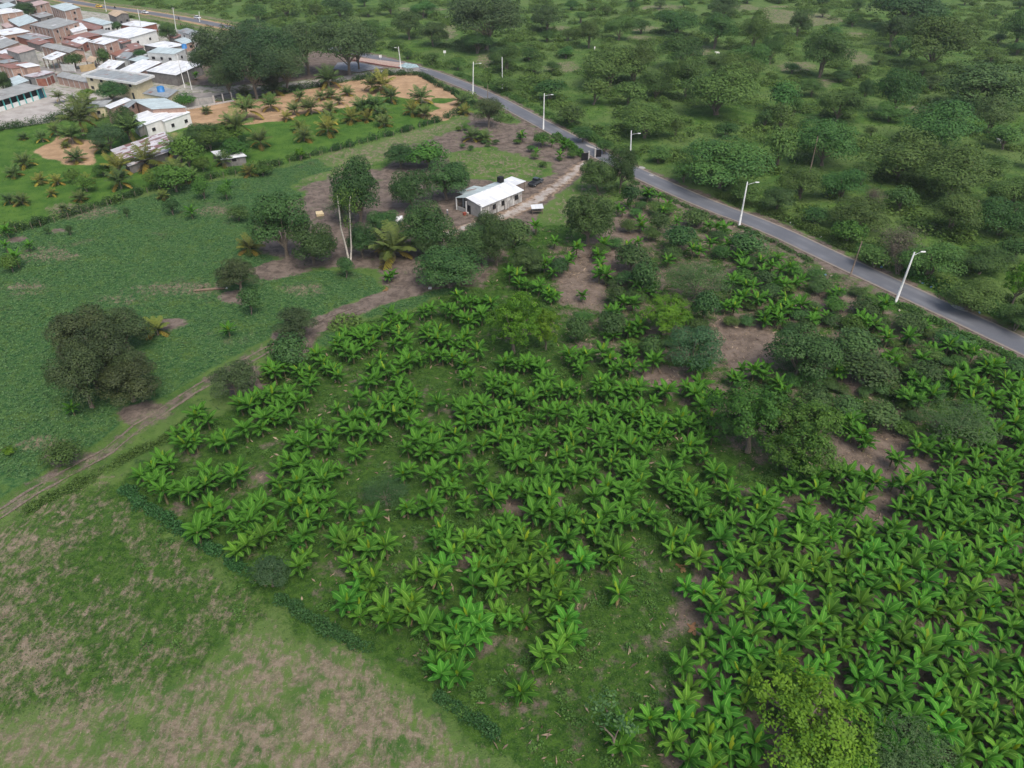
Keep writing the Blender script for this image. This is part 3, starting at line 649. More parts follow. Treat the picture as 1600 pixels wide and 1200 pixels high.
BL = {
 (400,600): "105 75 180 105 255 120 30 180 110 210 200 225 30 270 340 20 500 140 560 230 640 100 760 120 850 70 960 60 990 130 860 190 690 220 960 240 380 290 480 310 330 400 370 410 460 350 240 340 770 300 600 290 640 400 650 430 200 480 270 500 385 530 530 515 120 600 270 640 410 590 350 680 1140 130 1250 110 1350 80 1300 180 1420 150 1480 30 1560 20 1380 220 1430 230 1540 280 1100 290 1190 270 1240 300 1150 340 1000 370 1040 420 1100 400 1290 400 1420 370 1520 350 1560 440 1580 170 950 530 1090 590 1270 540 1400 530 1240 650 1410 630 1500 700 1580 640 1580 480 290 770 390 760 400 840 40 760 130 860 570 790 730 860 950 780 1100 770 1320 780 250 990 500 960 620 960 40 960 700 1040 820 1030 1150 900 1130 970 1200 930 1300 1000 1360 980 1470 900 1560 830 1580 880 1470 1040 1580 1010 60 1130 270 1140 580 1120 640 1150 1000 1170 1100 1100 1170 1130 1230 1060 1390 1150 1540 1140",
 (400,300): "1260 640 1340 690 1420 690 1180 730 1090 740 1220 760 880 790 940 800 1060 870 1140 870 1300 800 1370 780 830 830 740 860 900 870 690 900 620 890 500 960 560 1000 600 1010 700 960 850 940 940 960 1080 900 1200 930 1250 960 1310 910 780 1040 920 1040 1030 1040 380 1030 420 1060 480 1110 1130 1010 1220 1020 1290 1050 1380 1000 100 1110 150 1090 340 1120 280 1150 720 1080 800 1110 880 1150 740 1170 960 1080 1340 1150 1550 1060 1480 1180 440 1080 820 520 850 500",
 (800,300): "850 20 920 30 970 80 940 110 1030 180 690 110 660 90 730 70 800 180 810 210 1230 210 1280 220 1330 230 1240 330 1180 360 1130 370 1100 360 1350 340 1340 370 570 330 270 310 150 220 370 390 400 370 350 440 160 420 200 450 240 450 260 500 30 480 30 530 20 420 90 570 180 560 220 600 250 650 540 390 550 460 560 500 590 530 440 630 980 430 790 310 720 340 860 600 890 600 820 620 700 690 760 690 650 740 1450 400 1410 390 1550 440 1570 490 1590 540 1440 470 1390 560 1430 570 1510 590 1410 640 1450 670 1530 680 1580 640 1390 720 1580 780 640 880 730 970 560 1020 610 1040 380 1050 450 1010 420 1090 160 1080 180 1110 100 1060 30 1080 740 1100 780 1090 680 1090 830 1090 910 1030 1150 1110 240 1160 620 1180 770 880 1380 1150 1440 1100 1510 1130 1580 1100",
 (1200,300): "70 410 20 460 80 500 130 480 30 560 100 580 160 560 210 550 110 660 110 700 170 680 60 780 30 740 200 720 440 620 300 740 370 770 280 800 730 720 570 790 610 820 690 800 650 790 990 820 880 920 750 920 1010 970 1060 980 970 1040 760 1010 800 1060 1240 1000 1290 1000 1180 980 1420 1070 1370 1130 1240 1140 430 1120 900 1150 1480 1180 1170 1170 1040 1170 1590 1180",
 (0,600): "1500 130 1590 110 1560 150 1300 220 1340 230 1260 190 1150 300 1200 330 1170 280 1390 330 1420 370 1540 300 980 570 1010 600 950 540 1060 500 1270 530 1320 500 1110 670 1150 660 1180 690 1290 640 1330 660 1260 600 1430 570 1500 540 1470 600 1320 770 1340 830 1300 890 1520 800 1560 870 1590 940 1540 1010 1480 890 1570 770 440 130",
 (800,600): "20 50 40 180 70 210 110 110 160 200 150 30 230 60 290 130 320 40 370 20 280 200 400 40 450 160 530 40 550 190 600 60 650 150 620 130 690 30 750 50 790 30 770 170 820 190 880 110 860 230 830 260 900 210 960 40 920 320 940 290 870 330 1160 30 1200 80 1290 90 1190 150 1110 270 1060 240 1190 220 1190 300 1170 340 30 330 80 380 190 340 230 370 150 380 310 290 370 280 430 260 480 260 560 270 380 350 380 390 430 400 340 430 300 450 530 310 610 290 700 290 740 310 560 400 640 370 650 440 740 400 690 450 850 440 800 430 900 460 130 490 20 450 30 500 480 480 260 560 300 570 400 530 430 560 450 530 390 590 520 540 690 560 660 530 800 540 850 530 970 590 940 560 1000 620 1060 420 1080 460 1030 450 1100 480 1210 450 1270 560 1240 540 1350 540 180 620 140 650 210 640 190 690 100 720 520 720 540 760 600 640 640 620 740 690 790 640 670 780 720 770 1030 680 1060 690 1090 650 1150 720 1130 760 1200 650 1350 690 1390 720 1560 740 1540 780 130 820 170 830 230 850 400 820 380 790 460 870 540 870 690 880 660 880 740 900 520 940 60 930 80 980 340 980 320 940 900 850 950 880 1010 950 980 930 1050 950 1110 930 1070 990 1010 1040 1170 800 1190 830 1140 830 1330 820 1320 900 1300 980 1340 960 1520 1000 1570 980 1460 1000 610 990 660 970 190 1080 470 1100 420 1060 500 1140 670 1080 710 1080 640 1040 90 1130 50 1110 290 1170 250 1180 1160 1100 1130 1120 1380 1110 1410 1130 1300 1180 1530 1160",
 (1200,600): "100 30 60 20 900 20 960 40 890 110 930 90 1020 90 1190 30 1300 20 1370 60 1340 130 1400 100 1540 40 1520 100 1580 80 1290 150 1560 150 1530 260 1570 330 1480 250 1560 220 510 250 560 230 600 240 530 310 590 320 1010 400 940 400 1150 440 1360 440 1390 400 1290 480 820 480 870 500 930 600 960 580 1140 570 1110 540 1180 560 1060 560 1390 550 1430 580 1470 520 1350 600 1550 530 1480 560 490 570 620 570 580 560 190 530 90 640 50 620 300 610 350 600 290 660 480 680 540 700 580 760 430 710 260 740 230 700 310 760 160 860 210 840 250 860 430 850 190 950 170 930 380 860 850 640 950 720 980 750 890 800 910 840 930 680 1130 690 1100 740 1180 700 1080 790 1310 700 1350 680 1400 720 1500 690 1550 720 1340 820 1380 870 1440 860 1570 800 1130 860 1200 900 1160 910 1250 870 650 960 600 900 680 930 560 960 750 940 800 920 400 970 430 1010 380 990 850 1010 870 960 1080 980 1120 990 1160 990 1330 1040 1310 960 1400 970 1510 960 1550 930 1480 1010 1380 1050 30 980 60 1040 100 1060 170 1080 150 1110 300 1120 350 1080 480 1080 520 1100 600 1080 640 1120 650 1050 740 1120 800 1050 930 1080 1000 1060 1060 1150 1040 1100 1110 1060 1230 1060 1410 1150 1470 1090 1560 1100 1590 1160 210 1160 290 1180 700 1180 900 1160",
 (400,900): "1000 20 650 30 640 60 600 40 740 30 600 120 640 180 620 130 830 290 850 270 800 230 970 250 985 170 1000 130 1160 100 1180 60 1070 310 1160 280 1110 290 1500 90 1450 70 1350 40 1380 310 1400 370 1490 230 1240 380 1190 470 1130 540 1260 610 1580 280",
 (800,900): "100 20 250 30 380 100 350 80 270 100 670 110 80 260 60 240 240 220 200 200 390 370 330 300 200 510 280 490 120 660 1090 70 1310 60 1270 70 1540 50 1240 250 1450 240 1430 200 1560 230 1500 370 1370 400 1190 480 1250 500 1330 520 1400 440 1440 420 1360 490 1060 570 1120 580 1540 590 1580 560 1080 790 1150 770 1010 800 1060 830 1140 900 870 880 860 920 1450 780 1400 740 1010 1050 960 1020 1230 1090 1200 1050 1370 960 1350 980 1110 1160 700 1060 690 1140 1040 920",
 (1200,900): "150 230 130 190 380 230 400 200 560 180 500 150 590 20 740 230 780 280 820 200 970 60 1150 220 1180 190 1280 110 1200 80 1540 130 1400 180 1320 270 1450 230 1570 260 30 330 60 380 190 420 170 390 250 360 450 470 470 420 420 380 350 580 310 550 650 420 630 390 800 550 830 520 840 340 820 420 980 420 1020 470 1090 430 1050 370 1060 500 1400 590 1380 530 1440 520 1540 500 1240 640 1200 600 1290 640 1470 400 1500 430 660 640 720 650 630 610 590 780 620 740 560 730 830 770 800 720 870 760 1040 750 980 690 1090 690 740 930 700 870 760 880 910 900 880 950 1210 850 1260 780 1170 760 1300 830 1420 960 1390 900 1460 980 1080 870 1110 990 1160 1020 1540 740 1480 740 1590 620 1000 1000 1300 970 1200 1120 1350 1140 1440 1100 1540 1080 1570 900 930 570 960 620 60 540 100 480 1590 1020 1250 1060 550 280 650 80",
 (0,0): "1420 1140 1220 470 760 850", (0,300): "1190 120 1420 850 30 330 170 320 100 420 40 240",
 (800,0): "60 850 250 880 300 960 330 900 150 940",
}
bpts = []
for (ox, oy), s in BL.items():
    v = list(map(int, s.split()))
    for a, b in zip(v[::2], v[1::2]):
        x, y = ox + a / 4, oy + b / 4; q = P(x, y, 1.9)
        if all((q[0] - u[0]) ** 2 + (q[1] - u[1]) ** 2 > 1.25 ** 2 for u in bpts): bpts.append((q[0], q[1], x, y))
# plants rooted just outside the frame whose leaves reach into it, dense stand lower right
for _ in range(2200):
    x, y = RT.uniform(1010, 1680), RT.uniform(640, 1290)
    if not pip(np.array([x]), np.array([y]), [(1480,640),(1700,600),(1720,1300),(1010,1300),(1060,1180),(1100,900),(1210,790),(1420,860),(1480,760)])[0]: continue
    q = P(x, y, 1.9)
    lim = 1.62
    if ((x - 1255) / 80) ** 2 + ((y - 1140) / 70) ** 2 < 1: continue
    if all((q[0] - u[0]) ** 2 + (q[1] - u[1]) ** 2 > lim ** 2 for u in bpts): bpts.append((q[0], q[1], x, y))
# followers: younger plants growing in the same mats
for u in list(bpts):
    for rep_ in range(2):
        if RT.random() < .5 or not (430 < u[3]) or (u[3] > 830 and u[2] > 1040): continue
        a_ = RT.uniform(0, 6.28); r_ = RT.uniform(1.1, 1.7); X, Y = u[0] + r_ * math.cos(a_), u[1] + r_ * math.sin(a_)
        if all((X - v[0]) ** 2 + (Y - v[1]) ** 2 > 1.05 ** 2 for v in bpts): x, y = pix(X, Y, 1.9); bpts.append((X, Y, x, y))
bpts.sort(key=lambda u: depth(u[0], u[1]) + (1000 if not (0 < u[2] < 1600 and 0 < u[3] < 1215) else 0))
print("bananas", len(bpts))
rest = []
for i, (X, Y, x, y) in enumerate(bpts):
    k = RT.randrange(20); s = RT.uniform(.74, 1.12); s = RT.uniform(.84, 1.1) if (y > 830 and x > 1040) else s; rz = RT.uniform(0, 6.28)
    if (x, y) == (830, 1065): s = .5
    X += RT.uniform(-.15, .15); Y += RT.uniform(-.15, .15)
    if i < 300:
        lv, nw, dr_, st = BPRO[k]; o = empty('banana_plant', (X, Y, 0), rz); o.scale = (s, s, s)
        link('leaves', lv, None, o)
        hasnew = RT.random() < .6
        if hasnew: link('new_leaf', nw, None, o)
        if RT.random() < .5: link('dry_leaf', dr_, None, o)
        link('stem', st, None, o); o['category'] = 'banana plant'; o['group'] = 'banana plants in the plantation'
        AUTO.append((o, x, y, ('large ' if s > 1.0 else 'small ' if s < .82 else '') + 'banana plant' + (' with yellow green new leaf' if hasnew else '')))
    else: rest.append((X, Y, s, rz, k))
def npm(me):
    V = np.zeros(len(me.vertices) * 3, np.float32); me.vertices.foreach_get('co', V)
    F = np.zeros(len(me.polygons) * 4, np.int32); me.polygons.foreach_get('vertices', F)
    T = np.zeros(len(me.vertices), np.float32); R = T.copy()
    if 'tint' in me.attributes: me.attributes['tint'].data.foreach_get('value', T)
    if 'rib' in me.attributes: me.attributes['rib'].data.foreach_get('value', R)
    return V.reshape(-1, 3), F.reshape(-1, 4), T, R
BNP = [[npm(x) for x in pr] for pr in BPRO]
Vs, Fs, Ts, Rs, Ms = [], [], [], [], []; off = 0
for (X, Y, s, rz, k) in rest:
    dv = RT.uniform(-.12, .12)
    for pi_, (V, F, T, R) in enumerate(BNP[k]):
        if pi_ == 1 and RT.random() > .6: continue
        if pi_ == 2: continue
        ca, sa_ = math.cos(rz) * s, math.sin(rz) * s
        v = np.stack([V[:, 0] * ca - V[:, 1] * sa_ + X, V[:, 0] * sa_ + V[:, 1] * ca + Y, V[:, 2] * s], -1)
        Vs.append(v); Fs.append(F + off); Ts.append(np.clip(T + dv, 0, 1)); Rs.append(R); Ms.append(np.full(len(F), pi_, np.int32)); off += len(v)
me = mesh_np('far_banana_plants', np.vstack(Vs), [np.vstack(Fs)], dict(tint=np.concatenate(Ts), rib=np.concatenate(Rs)), smooth=True)
for m_ in (MB_LEAF, MB_NEW, MB_DRY, MB_STEM): me.materials.append(m_)
me.polygons.foreach_set('material_index', np.concatenate(Ms))
o = link('far_banana_plants', me); tag(o, 'farther banana plants standing closely beyond the nearest three hundred', 'banana plants', kind='stuff')

# ------------------------------------------------------------ coconut palms
MP_LEAF = leaf_mat('palm_frond', (.045, .095, .024), (.17, .235, .05), trans=.2, spec=.3)
MP_YEL = leaf_mat('palm_old_frond', (.14, .12, .02), (.38, .30, .06), trans=.2)
MP_TRUNK = plain('palm_trunk', (.2, .17, .13), .9, .2, 6)
def frond(rng, L, az, e0, droop, V, F, T, tint, z, nl=22):
    ca, sa_ = math.cos(az), math.sin(az); ang = e0; x = 0.02; zz = z; pts = []
    for i in range(11):
        pts.append((x, zz, ang)); ds = L / 10; x += math.cos(ang) * ds; zz += math.sin(ang) * ds; ang -= droop / 10
    def at(s):
        f = min(s * 10, 9.999); i = int(f); f -= i; a, b = pts[i], pts[i + 1]
        return (a[0] + (b[0] - a[0]) * f, a[1] + (b[1] - a[1]) * f, a[2])
    def add(p): V.append((p[0] * ca - p[1] * sa_, p[0] * sa_ + p[1] * ca, p[2])); T.append(min(1, max(0, tint + rng.uniform(-.15, .15))))
    for i in range(10):
        b = len(V)
        for (q, sgn) in ((i, -1), (i, 1), (i + 1, 1), (i + 1, -1)): add((pts[q][0], sgn * .006 * (1.4 - q / 10), pts[q][1]))
        F.append((b, b + 1, b + 2, b + 3))
    for i in range(nl):
        s = .14 + .86 * i / nl; px_, pz_, a_ = at(s); ll = L * .3 * math.sin(math.pi * (.18 + .74 * s)) ** .7
        for sd_ in (-1, 1):
            l2 = ll * rng.uniform(.85, 1.1); fw = .45 * l2; dn = rng.uniform(.12, .42) * l2; wv = .02 * L / .5 * .55
            b = len(V)
            add((px_ - wv, 0, pz_)); add((px_ + wv * .8, 0, pz_ + .002))
            add((px_ + fw * math.cos(a_) + wv * .2, sd_ * l2 * .85, pz_ + fw * math.sin(a_) - dn)); add((px_ + fw * .8 * math.cos(a_) - wv * .4, sd_ * l2 * .8, pz_ + fw * .8 * math.sin(a_) - dn))
            F.append((b, b + 1, b + 2, b + 3))
MP_MID = leaf_mat('palm_yellowing_frond', (.08, .12, .02), (.27, .27, .05), trans=.25)
def palm_proto(seed, th, yel, nf=17):
    rng = random.Random(seed); V, F, T = [], [], []; a0 = rng.uniform(0, 6)
    for i in range(nf):
        f = i / (nf - 1); frond(rng, rng.uniform(.46, .56), a0 + i * 2.4, 1.45 - .85 * f + rng.uniform(-.1, .1), .55 + .75 * f, V, F, T, .55 - .35 * f + rng.uniform(-.1, .2), th)
    A_ = mesh_np('fronds', V, [np.array(F)], dict(tint=T)); A_.materials.append(MP_MID if seed in (4, 5) else MP_LEAF)
    B_ = []
    for i in range(yel):
        V, F, T = [], [], []; frond(rng, rng.uniform(.42, .55), a0 + i * 2.1, rng.uniform(-.1, .25), 1.2, V, F, T, rng.uniform(.1, .9), th - .02)
        B_.append(mesh_np('old_frond', V, [np.array(F)], dict(tint=T))); B_[-1].materials.append(MP_YEL)
    m = MB(); m.tube([(0, 0, -.02), (.01, 0, th * .5), (0, 0, th + .03)], [.035, .026, .02], 8)
    C_ = mesh_np('trunk', m.V, [np.array(m.F)], smooth=True); C_.materials.append(MP_TRUNK); return A_, B_, C_
PALMS = {'g': [palm_proto(1, .16, 4), palm_proto(2, .22, 3), palm_proto(3, .12, 5)], 'y': [palm_proto(4, .2, 7, 12), palm_proto(5, .14, 6, 12)], 't': [palm_proto(6, .36, 2), palm_proto(7, .3, 3)]}
PL = {
 (400,0): "110 560 140 g 95 670 110 g 455 520 140 g 470 600 80 g 405 610 70 g 570 580 80 g 725 550 110 g 790 540 160 y 275 620 80 g 240 700 90 g 190 740 70 y 345 690 110 g 310 660 60 g 460 680 90 g 460 760 100 g 450 820 130 y 275 800 100 y 300 860 110 g 595 740 120 y 655 680 120 g 745 680 130 g 790 720 100 g 845 620 110 g 1030 620 130 g 975 700 100 y 1050 710 100 g 800 770 100 g 1285 640 100 g 1305 700 80 y 1350 860 100 g 1430 870 90 g 30 900 130 g 690 740 90 y 520 640 60 g",
 (0,0): "145 860 60 g 265 870 80 g 350 830 90 g 475 990 110 g 155 1020 110 g 85 1090 90 g 410 915 50 g 250 1130 90 y 360 1140 80 y 545 1130 80 y 740 1060 150 y 910 1010 200 y 1120 960 160 t 1090 1080 150 g 500 780 190 t 540 700 150 t 640 940 100 g 750 1150 140 g 1190 1110 100 g 1400 1020 100 g 1480 830 180 t 1540 700 150 t 1560 1080 100 y 370 620 70 t 450 620 60 g 1160 1100 80 g 1530 590 90 g 1290 700 60 g 820 840 150 t 450 870 140 g",
 (0,300): "60 60 80 g 140 60 90 g 325 15 60 y 500 40 90 g 1020 30 70 g 1560 350 150 y 980 870 140 y 240 190 60 g 400 110 60 g",
 (400,300): "860 370 260 g"}
for (ox, oy), s in PL.items():
    t = s.split()
    for a, b, wd, kd in zip(t[::4], t[1::4], t[2::4], t[3::4]):
        x, y, wd = ox + int(a) / 4, oy + int(b) / 4, int(wd) / 4
        X, Y, _ = P(x, y, 1.5); D = depth(X, Y, 1.5); w_ = wd * D / FPX
        th = dict(g=.2, y=.2, t=.33)[kd]; X, Y, _ = P(x, y, th * w_); pr = RT.choice(PALMS[kd])
        o = empty('coconut_palm', (X, Y, 0), RT.uniform(0, 6.28)); o.scale = (w_ * 1.38,) * 3
        link('fronds', pr[0], None, o); link('trunk', pr[2], None, o)
        for f_ in pr[1]: link('old_frond', f_, None, o)
        o['category'] = 'palm tree'; AUTO.append((o, x, y, dict(g='young green coconut palm', y='yellowing young coconut palm', t='taller dark coconut palm')[kd]))
# pale forked trunks with thin crown; bare forked branch tree
def px_tree(name, lines, mat, leafkind, clumps, label, cat, base):
    bx, by, _ = P(*base); o = empty(name, (bx, by, 0)); m = MB()
    for ln in lines:
        pts = []; 
        for (x, y, r_) in ln:
            d = ray(x, y); k = by / d[1]; pts.append((d[0] * k - bx, RT.uniform(-.2, .2), max(-.1, H + k * d[2])))
        m.tube(pts, [q[2] for q in ln], 7)
    m.build('trunk', mat, o, True)
    V, F, T = [], [], []; off = 0; rng = np.random.default_rng(9)
    for (x, y, r_, n) in clumps:
        d = ray(x, y); k = by / d[1]; c0 = np.array([d[0] * k - bx, 0, H + k * d[2]]); dd_ = rand_dirs(n, rng)
        C = c0 + dd_ * r_ * rng.uniform(.4, 1, (n, 1)); v, f, tt = leaf_quads(C, dd_ + np.array([0, 0, .7]), rng.uniform(.25, .5, n), .55, rng, rng.random(n))
        V.append(v); F.append(f + off); T.append(tt); off += len(v)
    link('crown', mesh_np('crown', np.vstack(V), [np.vstack(F)], dict(tint=np.concatenate(T))), LM[leafkind], o)
    tag(o, label, cat)
px_tree('pale_trunk_tree', [[(547,413,.24),(540,385,.2),(533,357,.15),(530,330,.14),(527,305,.08)],[(548,413,.2),(549,385,.17),(547,350,.12),(546,322,.12),(548,306,.06)]], MBARK_PALE, 'bright',
        [(528,312,2.0,160),(541,345,1.6,150),(548,318,1.8,130),(556,322,1.8,130),(535,303,2.2,160),(552,300,2,130)], 'tall tree with two bare pale trunks and thin leafy tufts', 'tree', (548,413))
px_tree('bare_branch_tree', [[(957,1178,.12),(959,1158,.12),(958,1153,.1),(949,1143,.07),(942,1136,.05),(936,1134,.02)],[(959,1157,.09),(963,1148,.07),(966,1138,.04)],[(946,1140,.05),(943,1128,.02)]], MBARK, 'fern',
        [(972,1130,1.1,70),(984,1134,.9,60),(930,1100,1.0,50),(950,1090,1.1,50),(945,1110,.9,40),(960,1120,1.2,50),(940,1125,1.0,35)], 'small thin tree with forked grey branches at the bottom edge', 'tree', (957,1182))

# ------------------------------------------------------------ building materials
def roof_mat(name, base, rust=0.0, rustc=(.19, .085, .06), stripe=0.0, metal=.0, rough=.45):
    m = Mat(name); uv = m.uv(); br = N(m.nt, "ShaderNodeTexBrick"); m.L(uv, br.inputs['Vector'])
    br.inputs['Scale'].default_value = 1; br.inputs['Brick Width'].default_value = .95; br.inputs['Row Height'].default_value = 2.6
    br.inputs['Mortar Size'].default_value = .02; br.offset = 0
    br.inputs['Color1'].default_value = tuple(c * .76 for c in base) + (1,); br.inputs['Color2'].default_value = tuple(min(.9, c * 1.1) for c in base) + (1,)
    br.inputs['Mortar'].default_value = tuple(c * .6 for c in base) + (1,)
    c = m.mix(m.ramp(m.noise(.5, 5, .65), .52, .75, 0, .35), br.outputs['Color'], tuple(x * .55 for x in base))
    if stripe:
        b2 = N(m.nt, "ShaderNodeTexBrick"); m.L(uv, b2.inputs['Vector']); b2.inputs['Scale'].default_value = 1; b2.inputs['Brick Width'].default_value = .9
        b2.inputs['Row Height'].default_value = 2.2; b2.inputs['Mortar Size'].default_value = 0; b2.offset = .4
        b2.inputs['Color1'].default_value = (0, 0, 0, 1); b2.inputs['Color2'].default_value = (1, 1, 1, 1)
        c = m.mix(m.ramp(b2.outputs['Color'], 1 - stripe - .1, 1 - stripe + .1), c, rustc)
    if rust: c = m.mix(m.ramp(m.noise(.35, 5, .7), .62 - rust * .4, .72 - rust * .4), c, m.mix(m.ramp(m.noise(2.5, 4), .3, .7), rustc, tuple(x * 1.7 for x in rustc)))
    wv = N(m.nt, "ShaderNodeTexWave"); wv.inputs['Scale'].default_value = 1.2; m.L(uv, wv.inputs['Vector']); m.bump(wv.outputs[0], .04, .4)
    return m.fin(c, rough, .4, metal)
R_ = dict(white=roof_mat('white_sheet_roof', (.78, .79, .79)), teal=roof_mat('pale_teal_roof', (.50, .58, .58)), grey=roof_mat('grey_sheet_roof', (.30, .32, .32), .12),
          fib=roof_mat('fibre_cement_roof', (.34, .34, .32), .1, (.16, .13, .11)), rust=roof_mat('rusty_roof', (.27, .21, .19), .6), mix=roof_mat('rusty_striped_roof', (.60, .57, .58), .15, stripe=.42, rustc=(.2, .10, .09)),
          tan=roof_mat('tan_roof', (.52, .38, .24)), blue=roof_mat('blue_grey_roof', (.40, .45, .50)), pink=roof_mat('pink_roof', (.5, .36, .32)))
def wall_mat(name, c1, c2, brick=False, streak=.3):
    m = Mat(name)
    if brick:
        b = N(m.nt, "ShaderNodeTexBrick"); m.L(m.uv(), b.inputs['Vector']); b.inputs['Scale'].default_value = 1; b.inputs['Brick Width'].default_value = .4; b.inputs['Row Height'].default_value = .2
        b.inputs['Mortar Size'].default_value = .015; b.inputs['Color1'].default_value = c1 + (1,); b.inputs['Color2'].default_value = c2 + (1,); b.inputs['Mortar'].default_value = (.32, .27, .23, 1); c = b.outputs['Color']
        c = m.mix(m.ramp(m.noise(.9, 4), .55, .8, 0, .5), c, (.33, .26, .21))
    else: c = m.mix(m.ramp(m.noise(.8, 5), .3, .7), c1, c2)
    mp = N(m.nt, "ShaderNodeMapping"); m.L(m.pos(), mp.inputs[0]); mp.inputs['Scale'].default_value = (1.5, 1.5, .25)
    c = m.mix(m.ramp(m.noise(1.5, 4, .7, vec=mp.outputs[0]), .55, .8, 0, streak), c, tuple(x * .45 for x in c1))
    return m.fin(c, .9, .2)
W_ = dict(brick=wall_mat('brick_wall', (.34, .20, .155), (.45, .31, .25), True), grey=wall_mat('grey_render_wall', (.26, .26, .25), (.36, .35, .33)), white=wall_mat('white_wall', (.66, .66, .64), (.76, .76, .74)),
          cream=wall_mat('cream_wall', (.60, .53, .35), (.70, .62, .43)), plank=wall_mat('plank_wall', (.15, .14, .135), (.23, .215, .20), streak=.6), teal=wall_mat('teal_wall', (.08, .34, .36), (.12, .42, .44)),
          pale=wall_mat('pale_concrete_wall', (.42, .43, .42), (.54, .55, .53)), red=wall_mat('rusty_red_wall', (.22, .08, .06), (.30, .14, .1)), tan=wall_mat('tan_mud_wall', (.38, .28, .15), (.48, .36, .2)), blueg=wall_mat('blue_grey_wall', (.25, .32, .38), (.32, .4, .46)))
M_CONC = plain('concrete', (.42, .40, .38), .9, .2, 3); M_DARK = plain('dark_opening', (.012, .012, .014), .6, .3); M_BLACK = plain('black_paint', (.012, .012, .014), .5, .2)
M_TEAL = plain('teal_paint', (.10, .42, .40), .6, .15); M_DOOR = plain('dark_door', (.03, .035, .045), .5, .2); M_WHITE = plain('white_paint', (.72, .72, .70), .5, .08)
M_BTANK = plain('blue_plastic', (.03, .17, .42), .4, .1); M_WOOD = plain('weathered_wood', (.17, .13, .10), .9, .3, 5); M_STEEL = plain('galvanised_steel', (.45, .46, .47), .45, .1, 4, metal=.5)
RB = random.Random(3)
def house(A, B, C, h, roof, wall, label, dh=.35, win=(2, 1), door=True, pillars=False, cat='house', slope='back', nm='village_house', parapet=False, over=.35, gable=False, open_=False, details=None):
    a, b, c = [np.array(P(p[0], p[1], h)[:2]) for p in (A, B, C)]; d = a + c - b
    cen = (a + b + c + d) / 4; o = empty(nm, (cen[0], cen[1], 0)); a, b, c, d = [q - cen for q in (a, b, c, d)]
    L = [a, b, c, d]; u = (b - a) / np.linalg.norm(b - a); v = (c - b) / np.linalg.norm(c - b); lab, lbc = np.linalg.norm(b - a), np.linalg.norm(c - b)
    ht = {'back': [h, h, h + dh, h + dh], 'left': [h + dh, h, h, h + dh], 'flat': [h] * 4}[slope]
    m = MB()
    if gable:      # ridge parallel to the longer side
        if lab > lbc: pr = [(a, b, (a + d) / 2, (b + c) / 2), (c, d, (b + c) / 2, (a + d) / 2)]
        else: pr = [(b, c, (a + b) / 2, (c + d) / 2), (d, a, (c + d) / 2, (a + b) / 2)]
        rid = h + dh + .5
        for p, q, r1, r2 in pr:
            for z_, fl in ((0, 1), (-.07, 0)):
                pts = [(*p, h + z_), (*q, h + z_), (*r2, rid + z_), (*r1, rid + z_)]
                m.quad(*(pts if fl else pts[::-1]))
            m.quad((*p, h - .07), (*q, h - .07), (*q, h), (*p, h))
        ht = [h] * 4; hi = rid
    else: m.prism([tuple(q) for q in L], [z - .09 for z in ht], ht)
    m.build('roof', R_[roof], o)
    ins = min(over, lab * .12, lbc * .12); w4 = [a + (u + v) * ins, b + (-u + v) * ins, c - (u + v) * ins, d + (u - v) * ins]
    wt = [z - .11 for z in ht]
    if not open_:
        m = MB(); m.prism([tuple(q) for q in w4], -.3, wt)
        if gable:
            (i0, i1), (j0, j1) = (((3, 0), (1, 2)) if lab > lbc else ((0, 1), (2, 3)))
            for p, q in ((i0, i1), (j0, j1)):
                mid = (w4[p] + w4[q]) / 2; m.quad((*w4[p], h - .11), (*w4[q], h - .11), (*mid, rid - .16), (*mid, rid - .16))
        m.build('wall', W_[wall], o)
    if pillars or open_:
        for e, (p, q, L_) in enumerate(((w4[0], w4[1], lab), (w4[1], w4[2], lbc))):
            n = max(1, int(L_ / 3.2))
            for k in range(n + (1 if e else 0)):
                r_ = p + (q - p) * k / n; mm = MB(); mm.box((r_[0], r_[1], (h - .12) / 2), (.28, .28, h - .14 - .0), math.atan2(u[1], u[0])); mm.build('pillar', M_CONC if not open_ else M_WOOD, o)
        if open_:
            for q in (w4[3],): mm = MB(); mm.box((q[0], q[1], (h - .12) / 2), (.2, .2, h - .14)); mm.build('pillar', M_WOOD, o)
    nst = 2 if h > 5 else 1
    for e, (p, q, nrm, cnt) in enumerate(((w4[0], w4[1], -v, win[0]), (w4[1], w4[2], u, win[1]))):
        if open_: break
        Ld = np.linalg.norm(q - p); dr_ = (q - p) / Ld; rz = math.atan2(dr_[1], dr_[0])
        for st in range(nst):
            zc = 1.7 + st * 2.9
            if zc > h - .5: continue
            for k in range(cnt):
                f = (k + .5 + RB.uniform(-.12, .12)) / cnt; isd = door and st == 0 and k == cnt - 1 and e == (0 if cnt else 1)
                r_ = p + (q - p) * f + nrm * .03; mm = MB()
                if isd: mm.box((r_[0], r_[1], 1.05), (.95, .1, 2.1), rz); mm.build('door', M_DOOR, o)
                else:
                    ww = RB.uniform(.9, 1.5); mm.box((r_[0], r_[1], zc), (ww, .1, 1.0), rz); wo_ = mm.build('window', M_DARK, o)
                    mm = MB()
                    mm.box((r_[0] + nrm[0] * .04, r_[1] + nrm[1] * .04, zc - .53), (ww + .16, .14, .07), rz)
                    mm.build('sill', M_CONC, wo_)
    if parapet:
        for (p, q) in ((L[0], L[1]), (L[1], L[2]), (L[2], L[3]), (L[3], L[0])):
            cc = (p + q) / 2; dr_ = q - p; mm = MB(); mm.box((cc[0], cc[1], h + .12), (np.linalg.norm(dr_) + .3, .32, .75), math.atan2(dr_[1], dr_[0])); mm.build('parapet', M_WHITE, o)
